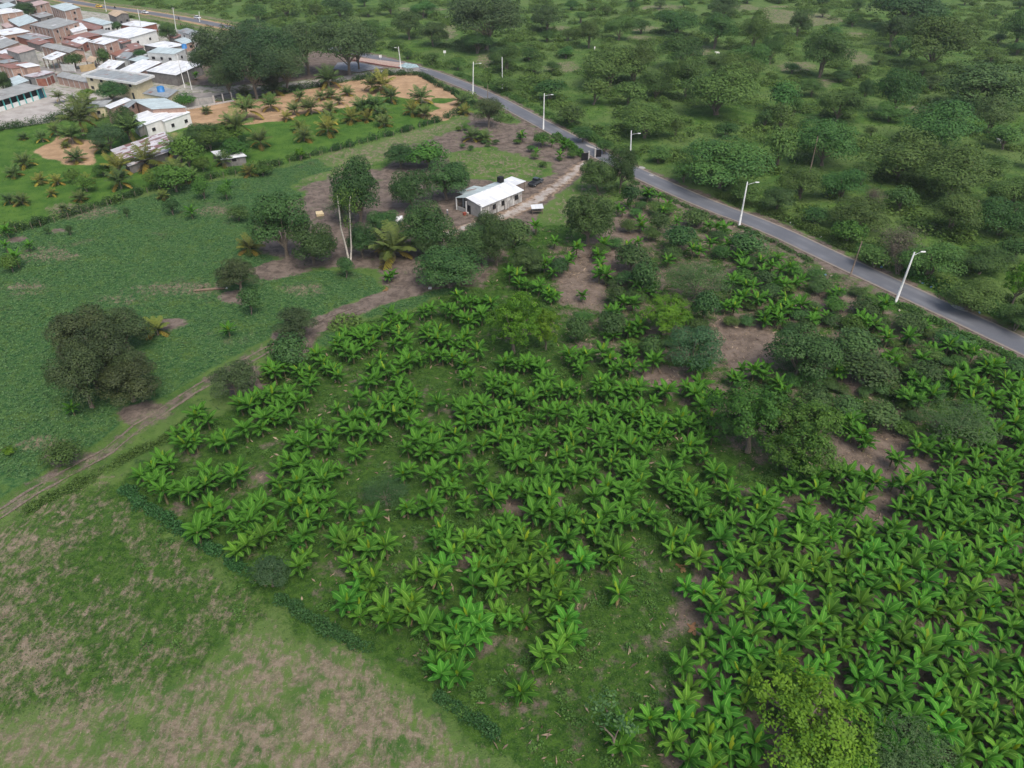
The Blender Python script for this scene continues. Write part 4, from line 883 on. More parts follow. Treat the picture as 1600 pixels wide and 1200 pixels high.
    # loose sheets, weights and pipes seen on the roofs
    if not gable and roof in ('grey', 'rust', 'mix', 'fib', 'white', 'blue') and lab > 4 and RB.random() < .7:
        for k in range(RB.randint(1, 3)):
            f, g_ = RB.uniform(.15, .8), RB.uniform(.15, .8); r_ = a + (b - a) * f + (d - a) * g_; mm = MB()
            zt = ht[0] + (ht[2] - ht[0]) * g_ if slope == 'back' else ht[1] + (ht[0] - ht[1]) * (1 - f)
            if slope == 'flat': zt = h
            mm.box((r_[0], r_[1], zt + .06), (RB.uniform(.7, 1.2), RB.uniform(1.2, 2.6), .06), math.atan2(v[1], v[0]) + RB.uniform(-.2, .2) - math.pi / 2); mm.build('loose_sheet', R_[RB.choice(['rust', 'white', 'grey'])], o)
    tag(o, label, cat); o['_px'] = 0; del o['_px']
    return o
HL = [
 ((12,31),(29.5,41.5),(60,33),3.6,'teal','brick','brick house with pale teal roof in the second row from the village left side',{}),
 ((46,38.5),(81,46),(124,35),6,'fib','brick','long two storey brick house with grey roof above the teal terrace',dict(pillars=True,win=(2,3))),
 ((104,41),(113,51),(137,46),4.2,'white','white','small white roofed house directly right of the teal terrace',dict(win=(1,2))),
 ((78,9.5),(100,17.5),(126,12.5),6.2,'teal','brick','tall brick house with pale roof close to the highway near the white van',dict(pillars=True,win=(1,1))),
 ((-14,16),(0,22),(37,18.5),4.5,'white','brick','low brick house with white roof at the far left edge beside a round tree',dict(pillars=True,win=(0,2))),
 ((40,6),(54,9.5),(78,4.5),5.5,'pink','brick','unfinished brick house with concrete columns behind the dark round tree',dict(pillars=True,win=(0,1))),
 ((-16,49),(6,55.5),(48,50),3.6,'white','brick','house with long whitish roof at the left edge, third row down',dict(win=(0,2))),
 ((24,56),(52,64),(84,60),3.0,'grey','red','low house with grey striped sheets below the long brick house',dict(win=(1,1))),
 ((38,51.5),(60,57),(78,58.5),3.4,'mix','brick','small shed roof of rusty and silver strips next to the teal terrace',dict(win=(0,1))),
 ((-18,69),(2,76),(31,67),3.6,'fib','brick','house with fibre cement roof and blue wall at the left edge',dict(win=(1,2))),
 ((63,72),(108,82.5),(133,79),4.2,'fib','brick','brick house with broad grey gable roof behind the white carport',dict(gable=True,pillars=True,win=(2,1))),
 ((8,77),(28,83.5),(56,77.5),5.6,'pink','grey','blank grey walled house with pinkish roof left of the white carport',dict(win=(0,0),door=False)),
 ((65.5,90),(81,94),(104,85),4.0,'white','plank','open carport with white roof on posts above the dirt lane',dict(open_=True,cat='carport',nm='carport',win=(0,0))),
 ((-4,101),(16,107),(63,104),4.2,'rust','brick','brick house with rusty roof in front of the carport at left',dict(pillars=True,win=(0,2))),
 ((24,101),(40,105.5),(64,103.5),4.6,'white','brick','narrow white sheet roof house above the rusty roofed brick house',dict(win=(0,1))),
 ((134,95),(146,97.5),(153,91),2.6,'tan','plank','tiny tan roofed hut beside a dark tree in the village middle',dict(open_=True,nm='hut',cat='hut',win=(0,0))),
 ((127,31),(160,39.5),(178,36),3.8,'teal','white','white walled house with pale blue grey roof beside the orange roofed house',dict(win=(1,3))),
 ((110,38),(153,48),(162,41),3.0,'rust','red','low rusty maroon roof between the two storey brick house and white house',dict(win=(0,0),door=False)),
 ((168,21),(181,26.5),(201,21),4.6,'tan','plank','house with orange tan roof nearest the highway below the white car',dict(gable=True,win=(1,2))),
 ((186,38),(221,42.5),(246,37.5),3.6,'white','red','flat white roofed house with maroon side wall near the highway',dict(win=(2,1))),
 ((157,54),(200,60),(246,48),4.2,'white','white','wide house with brilliant white roof and white wall with two dark windows',dict(win=(2,2))),
 ((124,52),(152,55.5),(186,50),3.2,'fib','red','low grey roof adjoining the wide brilliant white roof',dict(win=(1,0))),
 ((136,65),(162,69.8),(185.5,63.5),6.8,'white','brick','two storey brick house with white roof and small window in village centre',dict(pillars=True,win=(1,1),door=False)),
 ((194,70),(206,77.5),(226,75),3.2,'rust','plank','small rusty roofed hut left of the white flat roof',dict(win=(1,1))),
 ((180,63),(190,68),(206,64.5),3.2,'rust','plank','rusty brown roofed house right of the two storey brick house',dict(win=(0,1))),
 ((172,84),(184,88),(210,79),3.0,'rust','brick','rusty sheet roof below the two storey brick house window side',dict(win=(1,1))),
 ((180,90),(198,92.5),(212,84),3.0,'grey','pale','small beige grey roof beside the round tree in the village',dict(win=(0,1))),
 ((110,64),(128,69),(142,63),3.4,'white','red','white roofed low house joined left of the two storey brick house',dict(win=(0,1))),
 ((94,66),(121,74),(131,70.5),3.0,'rust','brick','dark red rusty roof below the teal terrace',dict(win=(0,1))),
 ((97,58.5),(120,62.5),(158,55),3.0,'rust','red','long maroon rusty roof between teal terrace and wide white roof',dict(win=(1,1))),
 ((223,70),(258,76),(292,71),3.6,'white','plank','bright white flat roof behind the tall pale concrete house',dict(win=(2,2))),
 ((229,81.5),(272,84.5),(290,78),6.6,'teal','pale','tall pale concrete house with teal white roof in the village right part',dict(win=(3,1),over=.15)),
 ((152,105),(178,108.5),(196,97.5),3.6,'white','plank','white gable roof with grey planked gable beside the yellow building',dict(win=(0,1))),
 ((186,109),(218,113.5),(254,98),3.6,'white','brick','middle one of three white roofs in the row behind the yellow building',dict(win=(1,0))),
 ((227.5,110.6),(275,117.5),(317,99),4.0,'white','plank','largest white roof with grey plank walls at the street corner',dict(win=(0,0),door=False,slope='flat')),
 ((128,118.5),(212,131.5),(241,119.5),5.6,'grey','cream','long cream yellow two storey building with white parapet',dict(parapet=True,slope='flat',win=(5,0),cat='building',nm='cream_building',over=.9)),
 ((222,146),(262,152.5),(279,140.5),3.2,'grey','cream','small flat roofed annex carrying a blue water tank',dict(slope='flat',win=(1,0),nm='annex',cat='building')),
 ((35,118),(53,121),(88,114),3.2,'mix','grey','grey block shed with rusty striped roof above the school yard',dict(win=(1,0),nm='shed',cat='shed')),
 ((4,126),(20,134.5),(46,127),3.2,'teal','grey','pale roofed house behind the school classrooms',dict(win=(0,1))),
 ((87,119),(140,130),(150,124),2.9,'fib','brick','long low grey roof over a brick wall behind the school yard',dict(pillars=True,win=(0,0),door=False)),
 ((204,155.5),(237,170.5),(292,168.5),5.2,'teal','brick','upper storey block with pale green roof in the joined brick houses',dict(win=(0,0),door=False,dh=.2)),
 ((163,165.5),(172,170),(206,158),5.4,'white','brick','tall narrow brick house with white roof left in the joined brick houses',dict(win=(0,1),door=False)),
 ((184,163),(200,169),(214,160),5.2,'grey','brick','brick middle house with two balconies in the joined brick houses',dict(win=(0,1),door=False)),
 ((205,181),(227,195.5),(270,182),3.7,'white','white','white walled house under white lean-to roof in front of the brick houses',dict(win=(0,2),over=.25)),
 ((240,183),(256,190),(298,177),3.6,'white','white','white front room with dark doorway right of the grey metal door',dict(win=(0,2),over=.25)),
 ((203,190),(215,201),(228,195.5),2.7,'teal','grey','small lean-to with pale roof at the lower corner of the brick houses',dict(win=(0,0),door=False)),
 ((104,172),(163,166.5),(176,157),3.4,'fib','cream','long low cream wing with grey roof behind the tall palms',dict(win=(3,0),door=False,dh=.3)),
 ((172,234),(200,260),(288,231),2.3,'mix','plank','long low shed with rusty striped roof between the palms',dict(win=(0,2),gable=False,nm='long_shed',cat='shed',dh=.5)),
 ((329,236.5),(345,249.5),(386,245.5),2.2,'white','plank','small shed with whitish patched roof beside the tall palm',dict(win=(1,1),nm='shed',cat='shed')),
 ((272,62.5),(288,69),(304,65.5),3.2,'teal','brick','small pale roofed house with brick side by the big shade trees',dict(win=(0,1))),
 ((276,48),(298,54.5),(314,51),3.2,'grey','white','silver roofed shack nearest the highway footpath',dict(win=(1,1))),
 ((296,83),(310,87),(322,79),3.2,'white','grey','small bright white roof touching the shade tree shadow',dict(win=(1,0))),
 ((316,86),(345,92),(368,82),3.2,'white','grey','white roof half hidden beneath the big shade trees',dict(win=(1,1))),
 ((345,78),(375,84),(410,74),3.4,'white','grey','white roof mostly hidden behind the big shade tree crowns',dict(win=(1,1))),
 ((-6,2),(10,5),(25,1),3.6,'fib','plank','dark grey roofed house in the top left corner',dict(win=(1,1))),
 ((-8,9),(4,14),(26,9),3.4,'teal','grey','pale roofed house second from the top at the left edge',dict(win=(1,1))),
 ((24,0),(36,3),(60,-1),3.4,'rust','plank','reddish roofed house at the top edge beside the corner house',dict(win=(1,1))),
 ((-4,61),(6,64.5),(13,60.5),3.2,'white','brick','tiny white roof at the left edge beneath the whitish long roof',dict(win=(0,1))),
 ((-6,82),(12,85.5),(30,80),3.0,'white','brick','crumpled white sheet roof left of the blank grey walled house',dict(win=(0,1))),
 ((-6,89),(14,93),(27,88),3.0,'rust','brick','reddish roof at the left edge under the crumpled white one',dict(win=(0,1))),
 ((-8,96),(6,99),(30,96),3.0,'grey','brick','grey roof strip at the left edge in the sixth row',dict(win=(0,1))),
 ((48,23),(62,28),(84,24),3.0,'fib','plank','low grey roofed hut right of the dark round tree',dict(win=(0,1))),
 ((0,38),(10,44),(22,42),3.2,'pink','brick','narrow brick house with pink roof left of the teal roofed house',dict(win=(0,1))),
 ((212,88),(222,92),(232,86),3.0,'fib','pale','little grey roof squeezed left of the tall pale concrete house',dict(win=(0,0),door=False)),
 ((200,93),(216,97),(236,92),3.0,'teal','plank','pale blue roof behind the middle white roof',dict(win=(0,0),door=False)),
 ((40,64),(60,70),(80,66),3.0,'rust','plank','rusty patched roof with loose boards right of the fibre cement roof',dict(win=(0,1))),
 ((262,56),(272,60),(284,56),3.0,'rust','plank','small brown roof between the tree and the silver roofed shack',dict(win=(0,1))),
]
for h_ in HL:
    A_, B_, C_, hh, rf, wl, lb, kw = h_; house(A_, B_, C_, hh, rf, wl, lb, **kw)
# teal terrace wall
def box_thing(nm, label, cat, parts, loc=(0, 0, 0), rz=0, group=None, parent=None):
    o = empty(nm, loc, rz)
    for (pn, mat, shapes) in parts:
        m = MB()
        for sh in shapes:
            if sh[0] == 'b': m.box(*sh[1:])
            elif sh[0] == 't': m.tube(*sh[1:])
            elif sh[0] == 'p': m.prism(*sh[1:])
        m.build(pn, mat, o, smooth=any(s[0] == 't' for s in shapes) and False)
    return tag(o, label, cat, group) if label else o
def wall_line(nm, label, pts, hgt, th, mat, cat='wall', postn=0, postmat=None, base=None, capm=None):
    G = [P(*p) for p in pts]; o = empty(nm, (G[0][0], G[0][1], 0)); m = MB(); pm = []
    for a, b in zip(G[:-1], G[1:]):
        L_ = math.dist(a, b); rz = math.atan2(b[1] - a[1], b[0] - a[0])
        m.box(((a[0] + b[0]) / 2 - G[0][0], (a[1] + b[1]) / 2 - G[0][1], hgt / 2 - .1), (L_, th, hgt + .2), rz)
        if postn:
            n = max(1, int(L_ / postn))
            for k in range(n + 1): pm.append((a[0] + (b[0] - a[0]) * k / n - G[0][0], a[1] + (b[1] - a[1]) * k / n - G[0][1], rz))
    m.build('panel', mat, o)
    for (x, y, rz) in pm[:60]:
        q = MB(); q.box((x, y, (hgt + .25) / 2), (.22, th + .12, hgt + .25), rz); q.build('post', postmat or M_CONC, o)
    return tag(o, label, cat)
wall_line('terrace_wall', 'bright teal terrace wall with laundry at the long brick house', [(84,63),(97,61)], 2.4, .3, W_['teal'])
wall_line('terrace_wall', 'thin teal railing wall running right towards the small white house', [(97,60.5),(111,56)], 1.6, .2, W_['teal'])
wall_line('sheet_fence', 'grey blue sheet metal fence beside the dirt lane', [(98,111),(119,112)], 2.6, .12, W_['pale'], 'fence', 3)
wall_line('mud_wall', 'tan mud coloured wall at the dirt lane bend', [(127,113),(150,109)], 2.4, .25, W_['tan'])
wall_line('sheet_fence', 'rusty red sheet fence beside the grey block shed', [(60,135),(76,134),(92,126)], 2.6, .12, W_['red'], 'fence', 2.5)
wall_line('street_wall', 'grey street wall along the sandy palm lot', [(287,170),(335,163)], 2.6, .25, W_['grey'], postn=4)
wall_line('kerb_wall', 'low pale kerb wall between street and sandy lot', [(288,172),(366,158)], .5, .3, M_CONC, 'wall')
# barred gate in the street wall
ga, gb = P(336,162.5), P(363,157); o = empty('metal_gate', ga); L_ = math.dist(ga, gb); rz = math.atan2(gb[1] - ga[1], gb[0] - ga[0]); o.rotation_euler = (0, 0, rz)
m = MB(); 
for z_ in (.3, 2.5): m.box((L_ / 2, 0, z_), (L_, .12, .14))
m.build('rail', M_DARK, o); m = MB()
for k in range(15): m.box((L_ * (k + .5) / 15, 0, 1.4), (.08, .06, 2.1))
m.build('bars', M_DARK, o)
for k in (0, .5, 1):
    m = MB(); m.box((L_ * k, 0, 1.45), (.35, .35, 2.9)); m.build('post', M_CONC, o)
tag(o, 'barred metal gate in the grey street wall beside the sandy lot', 'gate')
# school classrooms: roof, low wall, dark bays, teal columns, teal door
o = empty('school_building', (0, 0, 0)); h = 3.6
B0 = np.array(P(70.5,135.5,h)[:2]); A0 = np.array(P(-40,168.5,h)[:2]); C0 = np.array(P(52,128.5,h)[:2]); u = (B0 - A0) / np.linalg.norm(B0 - A0); Lu = np.linalg.norm(B0 - A0)
v = np.array([-u[1], u[0]]); v = v if v[1] > 0 else -v; wv = abs((C0 - B0) @ v); rz = math.atan2(u[1], u[0]); o.location = (A0[0], A0[1], 0); o.rotation_euler = (0, 0, rz)
m = MB(); m.prism([(0, 0), (Lu, 0), (Lu - .3, wv), (0, wv)], [h - .1, h - .1, h + .5, h + .5], [h, h, h + .6, h + .6]); m.build('roof', R_['fib'], o)
m = MB(); m.prism([(0, .9), (Lu - 3.3, .9), (Lu - 3.3, 1.1), (0, 1.1)], -.2, 1.35); m.build('low_wall', W_['white'], o)
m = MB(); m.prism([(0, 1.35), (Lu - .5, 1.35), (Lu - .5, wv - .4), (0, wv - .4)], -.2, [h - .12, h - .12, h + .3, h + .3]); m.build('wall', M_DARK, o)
n = 9
for k in range(n + 1):
    m = MB(); m.box((Lu - 3.1 - k * (Lu - 3.1) / n if k < n else .2, .85, h / 2 - .05), (.35, .35, h - .12)); m.build('column', M_TEAL, o)
m = MB(); m.box((Lu - .45, .85, h / 2 - .05), (.35, .35, h - .12)); m.build('column', M_TEAL, o)
m = MB(); m.box((Lu - 1.8, 1.28, 1.5), (1.9, .12, 3.0)); m.build('door', plain('dark_teal_door', (.02, .09, .13)), o)
tag(o, 'long school classroom block with grey roof, teal columns and dark openings', 'school')
def tank(nm, x, y, z, r_, hh, mat, label):
    X, Y, Z_ = P(x, y, z); o = empty(nm, (X, Y, Z_)); m = MB(); m.tube([(0, 0, 0), (0, 0, hh * .8), (0, 0, hh * .92)], [r_, r_, r_ * .75], 14); m.build('body', mat, o, True)
    m = MB(); m.tube([(0, 0, hh * .9), (0, 0, hh)], [r_ * .35, r_ * .3], 10); m.build('lid', mat, o, True); tag(o, label, 'water tank')
tank('water_tank', 252, 143, 3.2, 1.25, 1.9, M_BTANK, 'blue water tank on the small flat roofed annex')
tank('water_tank', 288.5, 75.5, 6.6, 1.0, 1.7, M_BTANK, 'blue water tank on top of the tall pale concrete house')

# ------------------------------------------------------------ farmhouse
def farmhouse():
    he, hr = 3.0, 3.9; EL = np.array(P(753.7,323.7,he)); ER = np.array(P(819,297,he)); RL = np.array(P(727,309,hr)); RRr = np.array(P(791,282.5,hr)); BL = np.array(P(708,307,he))
    u = (ER - EL)[:2]; Lu = np.linalg.norm(u); u /= Lu; v = np.array([-u[1], u[0]]); wr = max(2.8, (RL[:2] - EL[:2]) @ v); wb = 3.6
    o = empty('farmhouse', (EL[0], EL[1], 0), math.atan2(u[1], u[0])); Lr = Lu
    m = MB(); m.prism([(0, 0), (Lr, 0), (Lr, wr), (0, wr)], [he - .08, he - .08, hr - .08, hr - .08], [he, he, hr, hr]); m.build('front_roof', R_['white'], o)
    m = MB(); m.prism([(0, wr), (Lr - .2, wr), (Lr - 1.2, wr + wb), (-.1, wr + wb)], [hr - .09, hr - .09, he - .08, he - .08], [hr - .01, hr - .01, he, he]); m.build('back_roof', R_['teal'], o)
    m = MB(); m.prism([(3.0, wr + wb - .4), (9.5, wr + wb - .4), (9.3, wr + wb + 3), (3.2, wr + wb + 3)], [he - .12, he - .12, 2.5, 2.5], [he - .04, he - .04, 2.58, 2.58]); m.build('lean_to_roof', R_['teal'], o)
    m = MB(); m.box((6.0, wr + wb + .5, he + .12), (2.6, .16, .1), -.35); m.build('rusty_beam', R_['rust'], o)
    wp = Mat('patched_wall'); b = N(wp.nt, "ShaderNodeTexBrick"); wp.L(wp.uv(), b.inputs['Vector']); b.inputs['Scale'].default_value = 1; b.inputs['Brick Width'].default_value = .55; b.inputs['Row Height'].default_value = 1.7; b.inputs['Mortar Size'].default_value = .02; b.offset = .3
    b.inputs['Color1'].default_value = (.2, .19, .18, 1); b.inputs['Color2'].default_value = (.62, .61, .58, 1); b.inputs['Mortar'].default_value = (.08, .07, .06, 1)
    cc = wp.mix(wp.ramp(wp.noise(1.2, 4, .7), .5, .66, 0, .8), b.outputs['Color'], (.5, .5, .48)); cc = wp.mix(wp.ramp(wp.noise(.9, 3, .6, vec=wp.uv()), .6, .68, 0, .8), cc, (.26, .14, .1)); WM = wp.fin(cc, .85, .3)
    m = MB(); m.prism([(2.4, .35), (Lr - .35, .35), (Lr - .35, wr + wb - .5), (2.4, wr + wb - .5)], -.2, [he - .02, he - .02, he - .1, he - .1]); m.build('wall', WM, o)
    m = MB(); m.prism([(.3, .35), (2.4, .35), (2.4, .5), (.3, .5)], -.2, he - .05); m.build('side_wall', W_['grey'], o)
    m = MB(); m.prism([(.15, .9), (.3, .9), (.3, wr - .3), (.15, wr - .3)], -.2, he + .3); m.build('side_wall', W_['grey'], o)
    m = MB(); m.box((.1, wr - .9, 1.1), (.1, .9, 2.1)); m.build('door', M_DARK, o)
    for x_, ww in ((3.7, 1.0), (6.4, 1.25), (10.4, 1.3)):
        m = MB(); m.box((x_ * Lr / 12.5, .32, 1.75), (ww, .12, 1.15)); wo_ = m.build('window', M_DARK, o); m = MB(); m.box((x_ * Lr / 12.5, .28, 1.14), (ww + .2, .14, .08)); m.build('sill', M_WOOD, wo_)
    for k, (x_, rz_) in enumerate(((8.0, .05), (8.5, -.1), (9.0, .12), (1.5, .1), (2.1, -.12))):
        m = MB(); m.tube([(x_ + rz_, .0, 0), (x_ - rz_, .26, 2.5)], [.09, .07], 6); m.build('leaning_board', M_CONC, o)
    for (x_, y_) in ((.1, wr + .1), (.0, wr + wb - .25), (2.3, wr + wb - .25), (-.05, .35)):
        m = MB(); m.box((x_, y_, he / 2 - .1), (.24, .24, he)); m.build('porch_post', M_WHITE, o)
    m = MB(); m.prism([(.0, wr + .2), (.15, wr + .2), (.15, wr + wb - .4), (.0, wr + wb - .4)], -.2, .95); m.build('porch_wall', W_['grey'], o)
    tag(o, 'farmhouse with bright white tin roof and patched board walls by the driveway', 'house')
    return o, u, v, EL, Lr, wr, wb, he
FH, fu, fv, fEL, fL, fwr, fwb, fhe = farmhouse()
def floc(a, b, z=0): return (fEL[0] + fu[0] * a + fv[0] * b, fEL[1] + fu[1] * a + fv[1] * b, z)
frz = math.atan2(fu[1], fu[0])
box_thing('carport', 'pale flat carport roof on posts at the right end of the farmhouse', 'carport',
 [('roof', R_['white'], [('p', [(0, 0), (5.4, 0), (5.4, 5.0), (0, 5.0)], 2.62, 2.72)])] + [('post', M_WOOD, [('b', (x_, y_, 1.3), (.14, .14, 2.62))]) for x_ in (.3, 5.1) for y_ in (.3, 4.7)], loc=floc(fL + .15, fwr - 1.2), rz=frz)
t_ = floc(fL - 1.4, fwr + 1.2, 3.7)
o = empty('roof_tank', t_, frz); m = MB(); m.box((0, 0, .75), (1.25, 1.25, 1.3)); m.build('body', M_BLACK, o); m = MB(); m.tube([(0, 0, 1.4), (0, 0, 1.52)], [.3, .28], 10); m.build('lid', M_BLACK, o); tag(o, 'black box shaped water tank on the farmhouse roof', 'water tank')
box_thing('shelter', 'low wooden table like shelter with pale sheet top on the grass by the driveway', 'shelter',
 [('top', R_['white'], [('p', [(-1.5, -1), (1.4, -1.15), (1.5, 1.1), (-1.4, 1.0)], [1.5, 1.55, 1.8, 1.75], [1.57, 1.62, 1.87, 1.82])])] + [('post', M_WOOD, [('b', (x_, y_, .8), (.1, .1, 1.6))]) for x_ in (-1.2, 1.2) for y_ in (-.8, .8)] + [('shelf', M_WOOD, [('b', (0, 0, .7), (2.4, 1.6, .06))])], loc=P(839,333), rz=.15)
# bits round the farm
RJ = random.Random(77)
box_thing('crate_stack', 'reddish crates and buckets piled at the farmhouse porch', 'crates', [('crate', plain('red_crate', (.33, .09, .06)), [('b', (0, 0, .35), (.7, .6, .7))]), ('crate', M_CONC, [('b', (.8, -.2, .25), (.6, .5, .5), .3)]), ('crate', M_WOOD, [('b', (.2, -.7, .2), (.6, .4, .4), .7)])], loc=P(726,336), rz=frz)
box_thing('pale_tarp', 'small pale tarp over boxes in the yard by pale trunked tree', 'tarp', [('cover', plain('cream_tarp', (.62, .50, .30)), [('p', [(-.9, -.7), (.9, -.6), (.8, .7), (-.8, .6)], [.1, .1, .3, .3], [.75, .6, .9, 1.0])]), ('box', M_WOOD, [('b', (0, 0, .2), (1.3, 1, .4))])], loc=P(500,337), rz=.4)
box_thing('white_drum_pile', 'whitish sacks and drum heap between trees left of the farmhouse', 'sacks', [('sack', M_WHITE, [('p', [(-.9, -.5), (.6, -.8), (.9, .6), (-.6, .9)], 0, [.9, 1.1, 1.5, 1.2])]), ('sack', plain('cream_sack', (.6, .55, .42)), [('p', [(.7, -.2), (1.5, -.4), (1.6, .6), (.8, .7)], 0, [.6, .5, .8, .9])])], loc=P(624,348), rz=.2)
box_thing('log', 'fallen brown log with pale cut ends in the bean field', 'log', [('wood', plain('brown_wood', (.20, .14, .10)), [('t', [(-3, -.4, .2), (0, .1, .25), (3, .6, .2)], [.22, .26, .2], 8), ('t', [(-1.8, .3, .3), (-1.5, 1.0, .45)], [.15, .08], 6)]), ('cut_end', M_WHITE, [('t', [(3, .6, .2), (3.3, .65, .2)], [.22, .22], 8)])], loc=P(328,454))

# ------------------------------------------------------------ vehicles
M_GLASS = plain('dark_glass', (.02, .025, .03), .08, .1, spec=.6); M_TYRE = plain('tyre_rubber', (.015, .015, .016), .85, .1); M_LAMP = plain('lamp_glass', (.6, .6, .58), .15, .1)
def car(label, paint, loc, rz, pickup=False, cat='car', van=False):
    o = empty('pickup_truck' if pickup else 'parked_car' if not van else 'van', loc, rz); L, Wd = (5.1, 1.8) if pickup or van else (4.3, 1.75)
    if pickup: prof = [(-2.5, .45), (-2.55, .98), (-.55, 1.0), (-.5, 1.05), (1.1, 1.08), (2.35, .95), (2.55, .75), (2.5, .42)]; cabp = [(-.5, 1.04), (-.35, 1.68), (.65, 1.7), (1.3, 1.06)]
    elif van: prof = [(-2.5, .4), (-2.5, 1.2), (1.6, 1.2), (2.4, .95), (2.55, .7), (2.5, .4)]; cabp = [(-2.48, 1.19), (-2.4, 2.0), (1.0, 2.0), (1.75, 1.18)]
    else: prof = [(-2.1, .42), (-2.15, .88), (-1.7, 1.0), (.8, 1.0), (1.9, .85), (2.15, .68), (2.1, .4)]; cabp = [(-1.75, .99), (-1.2, 1.46), (.25, 1.48), (1.0, .98)]
    def extr(prof, w0, w1=None, zsplit=None):
        m = MB(); n = len(prof); w1 = w1 or w0; zmin = min(p[1] for p in prof); zmax = max(p[1] for p in prof)
        W2 = [w0 + (w1 - w0) * (p[1] - zmin) / (zmax - zmin + 1e-6) for p in prof]
        for i in range(n):
            j = (i + 1) % n; m.quad((prof[i][0], -W2[i], prof[i][1]), (prof[j][0], -W2[j], prof[j][1]), (prof[j][0], W2[j], prof[j][1]), (prof[i][0], W2[i], prof[i][1]))
        for s in (-1, 1):
            for i in range(1, n - 1, 2):
                k3 = min(i + 2, n - 1); q = [(prof[0][0], s * W2[0], prof[0][1]), (prof[i][0], s * W2[i], prof[i][1]), (prof[i + 1][0], s * W2[i + 1], prof[i + 1][1]), (prof[k3][0], s * W2[k3], prof[k3][1])]
                m.quad(*(q if s > 0 else q[::-1]))
        return m
    extr(prof, Wd / 2, Wd / 2 * .94).build('body', paint, o)
    extr([(x * 1 + .0, z) for x, z in cabp], Wd / 2 * .92, Wd / 2 * .76).build('windows', M_GLASS, o)
    tp = [(cabp[1][0] - .03, cabp[1][1] - .03), (cabp[1][0], cabp[1][1] + .04), (cabp[2][0], cabp[2][1] + .04), (cabp[2][0] + .05, cabp[2][1] - .03)]
    extr(tp, Wd / 2 * .80, Wd / 2 * .76).build('roof', paint, o)
    if pickup: m = MB(); m.box((-1.5, 0, 1.0), (1.75, Wd * .82, .06)); m.build('cargo_bed', M_DARK, o)
    for x_ in (-L * .31, L * .31):
        for s in (-1, 1):
            m = MB(); m.tube([(x_, s * (Wd / 2 - .2), .33), (x_, s * (Wd / 2 + .02), .33)], [.33, .33], 14); w_ = m.build('wheel', M_TYRE, o); m = MB(); m.tube([(x_, s * (Wd / 2), .33), (x_, s * (Wd / 2 + .035), .33)], [.18, .18], 10); m.build('rim', M_STEEL, w_)
    for s in (-1, 1): m = MB(); m.box((prof[-2][0] - .08, s * Wd * .36, .72), (.14, .32, .14)); m.build('headlight', M_LAMP, o)
    return tag(o, label, cat)
P_WHITE = plain('white_car_paint', (.72, .73, .73), .25, .04, spec=.5); P_YEL = plain('yellow_car_paint', (.75, .48, .05), .3, .05, spec=.5); P_DGREY = plain('dark_grey_paint', (.05, .06, .07), .3, .1, spec=.5); P_BLUE = plain('dark_car_paint', (.04, .05, .06), .3, .1, spec=.5)
car('dark grey pickup truck parked beside the farmhouse carport', P_DGREY, P(837,288), frz + .15, True, 'pickup truck')
car('dark car half hidden beneath the farmhouse carport roof', P_BLUE, floc(fL + 1.6, fwr - .6), frz + 1.2, False)
rdir = lambda i: math.atan2(ROAD[i + 1][1] - ROAD[i][1], ROAD[i + 1][0] - ROAD[i][0])
car('white car driving on the highway above the village', P_WHITE, P(227,21), rdir(2), False)
car('yellow taxi on the highway at the top edge', P_YEL, P(155,11.5), rdir(1), False, 'taxi')
car('white van near the tall brick house at the highway edge', P_WHITE, P(113,12), rdir(0), False, 'van', True)
car('white car parked at the far highway verge beside shade trees', P_WHITE, P(309,29.5), rdir(3), False)

# ------------------------------------------------------------ poles and lamps
def pole(nm, base, top, r0, r1, mat, label, cat, arm=None, group=None, cross=False):
    bx, by, _ = P(*base); d = ray(*top); k = by / d[1]; tx, tz = d[0] * k, H + k * d[2]
    o = empty(nm, (bx, by, 0)); m = MB(); m.tube([(0, 0, -.2), ((tx - bx) * .5, 0, tz * .5), (tx - bx, 0, tz)], [r0, (r0 + r1) / 2, r1], 10); m.build('pole', mat, o, True)
    if arm is not None:
        d = ray(*arm); k = by / d[1]; ax, az = d[0] * k - bx, H + k * d[2]
        m = MB(); z0 = min(tz - .7, az - .3); m.tube([(tx - bx, 0, z0), ((tx - bx) * .4 + ax * .6, 0, z0 * .35 + az * .65), (ax, 0, az)], [.06, .05, .045], 8); m.build('arm', M_STEEL, o, True)
        sg = 1 if ax > tx - bx else -1; m = MB(); m.box((ax + sg * .3, 0, az + .02), (.85, .34, .14)); l_ = m.build('lamp_head', M_WHITE, o)
        m = MB(); m.box((ax + sg * .35, 0, az - .06), (.55, .24, .04)); m.build('lens', M_LAMP, l_)
    if cross:
        m = MB(); m.box((tx - bx, 0, tz - .4), (1.6, .12, .12), .6); m.build('crossarm', M_WOOD, o)
        for s in (-.7, 0, .7): m = MB(); m.tube([(tx - bx + s * .82, s * .56, tz - .34), (tx - bx + s * .82, s * .56, tz - .12)], [.06, .05], 6); m.build('insulator', M_CONC, o)
    tag(o, label, cat, group); return o
MC = plain('pale_concrete_pole', (.60, .60, .58), .8, .1, 2)
gl = 'street lamps along the asphalt road'
pole('street_lamp', (1399,473), (1429,394), .27, .13, MC, 'rightmost street lamp leaning right in front of the road', 'street lamp', (1440,393.5), gl)
pole('street_lamp', (1155,353), (1168,284), .25, .12, MC, 'second street lamp from the right at the lower road edge', 'street lamp', (1181,285), gl)
pole('street_lamp', (985,243), (986.5,204), .25, .12, MC, 'street lamp across the road from the black gate', 'street lamp', (997,208.5), gl)
pole('street_lamp', (849,202), (850.5,146), .25, .12, MC, 'street lamp at the road left of the farm hedge', 'street lamp', (861,148), gl)
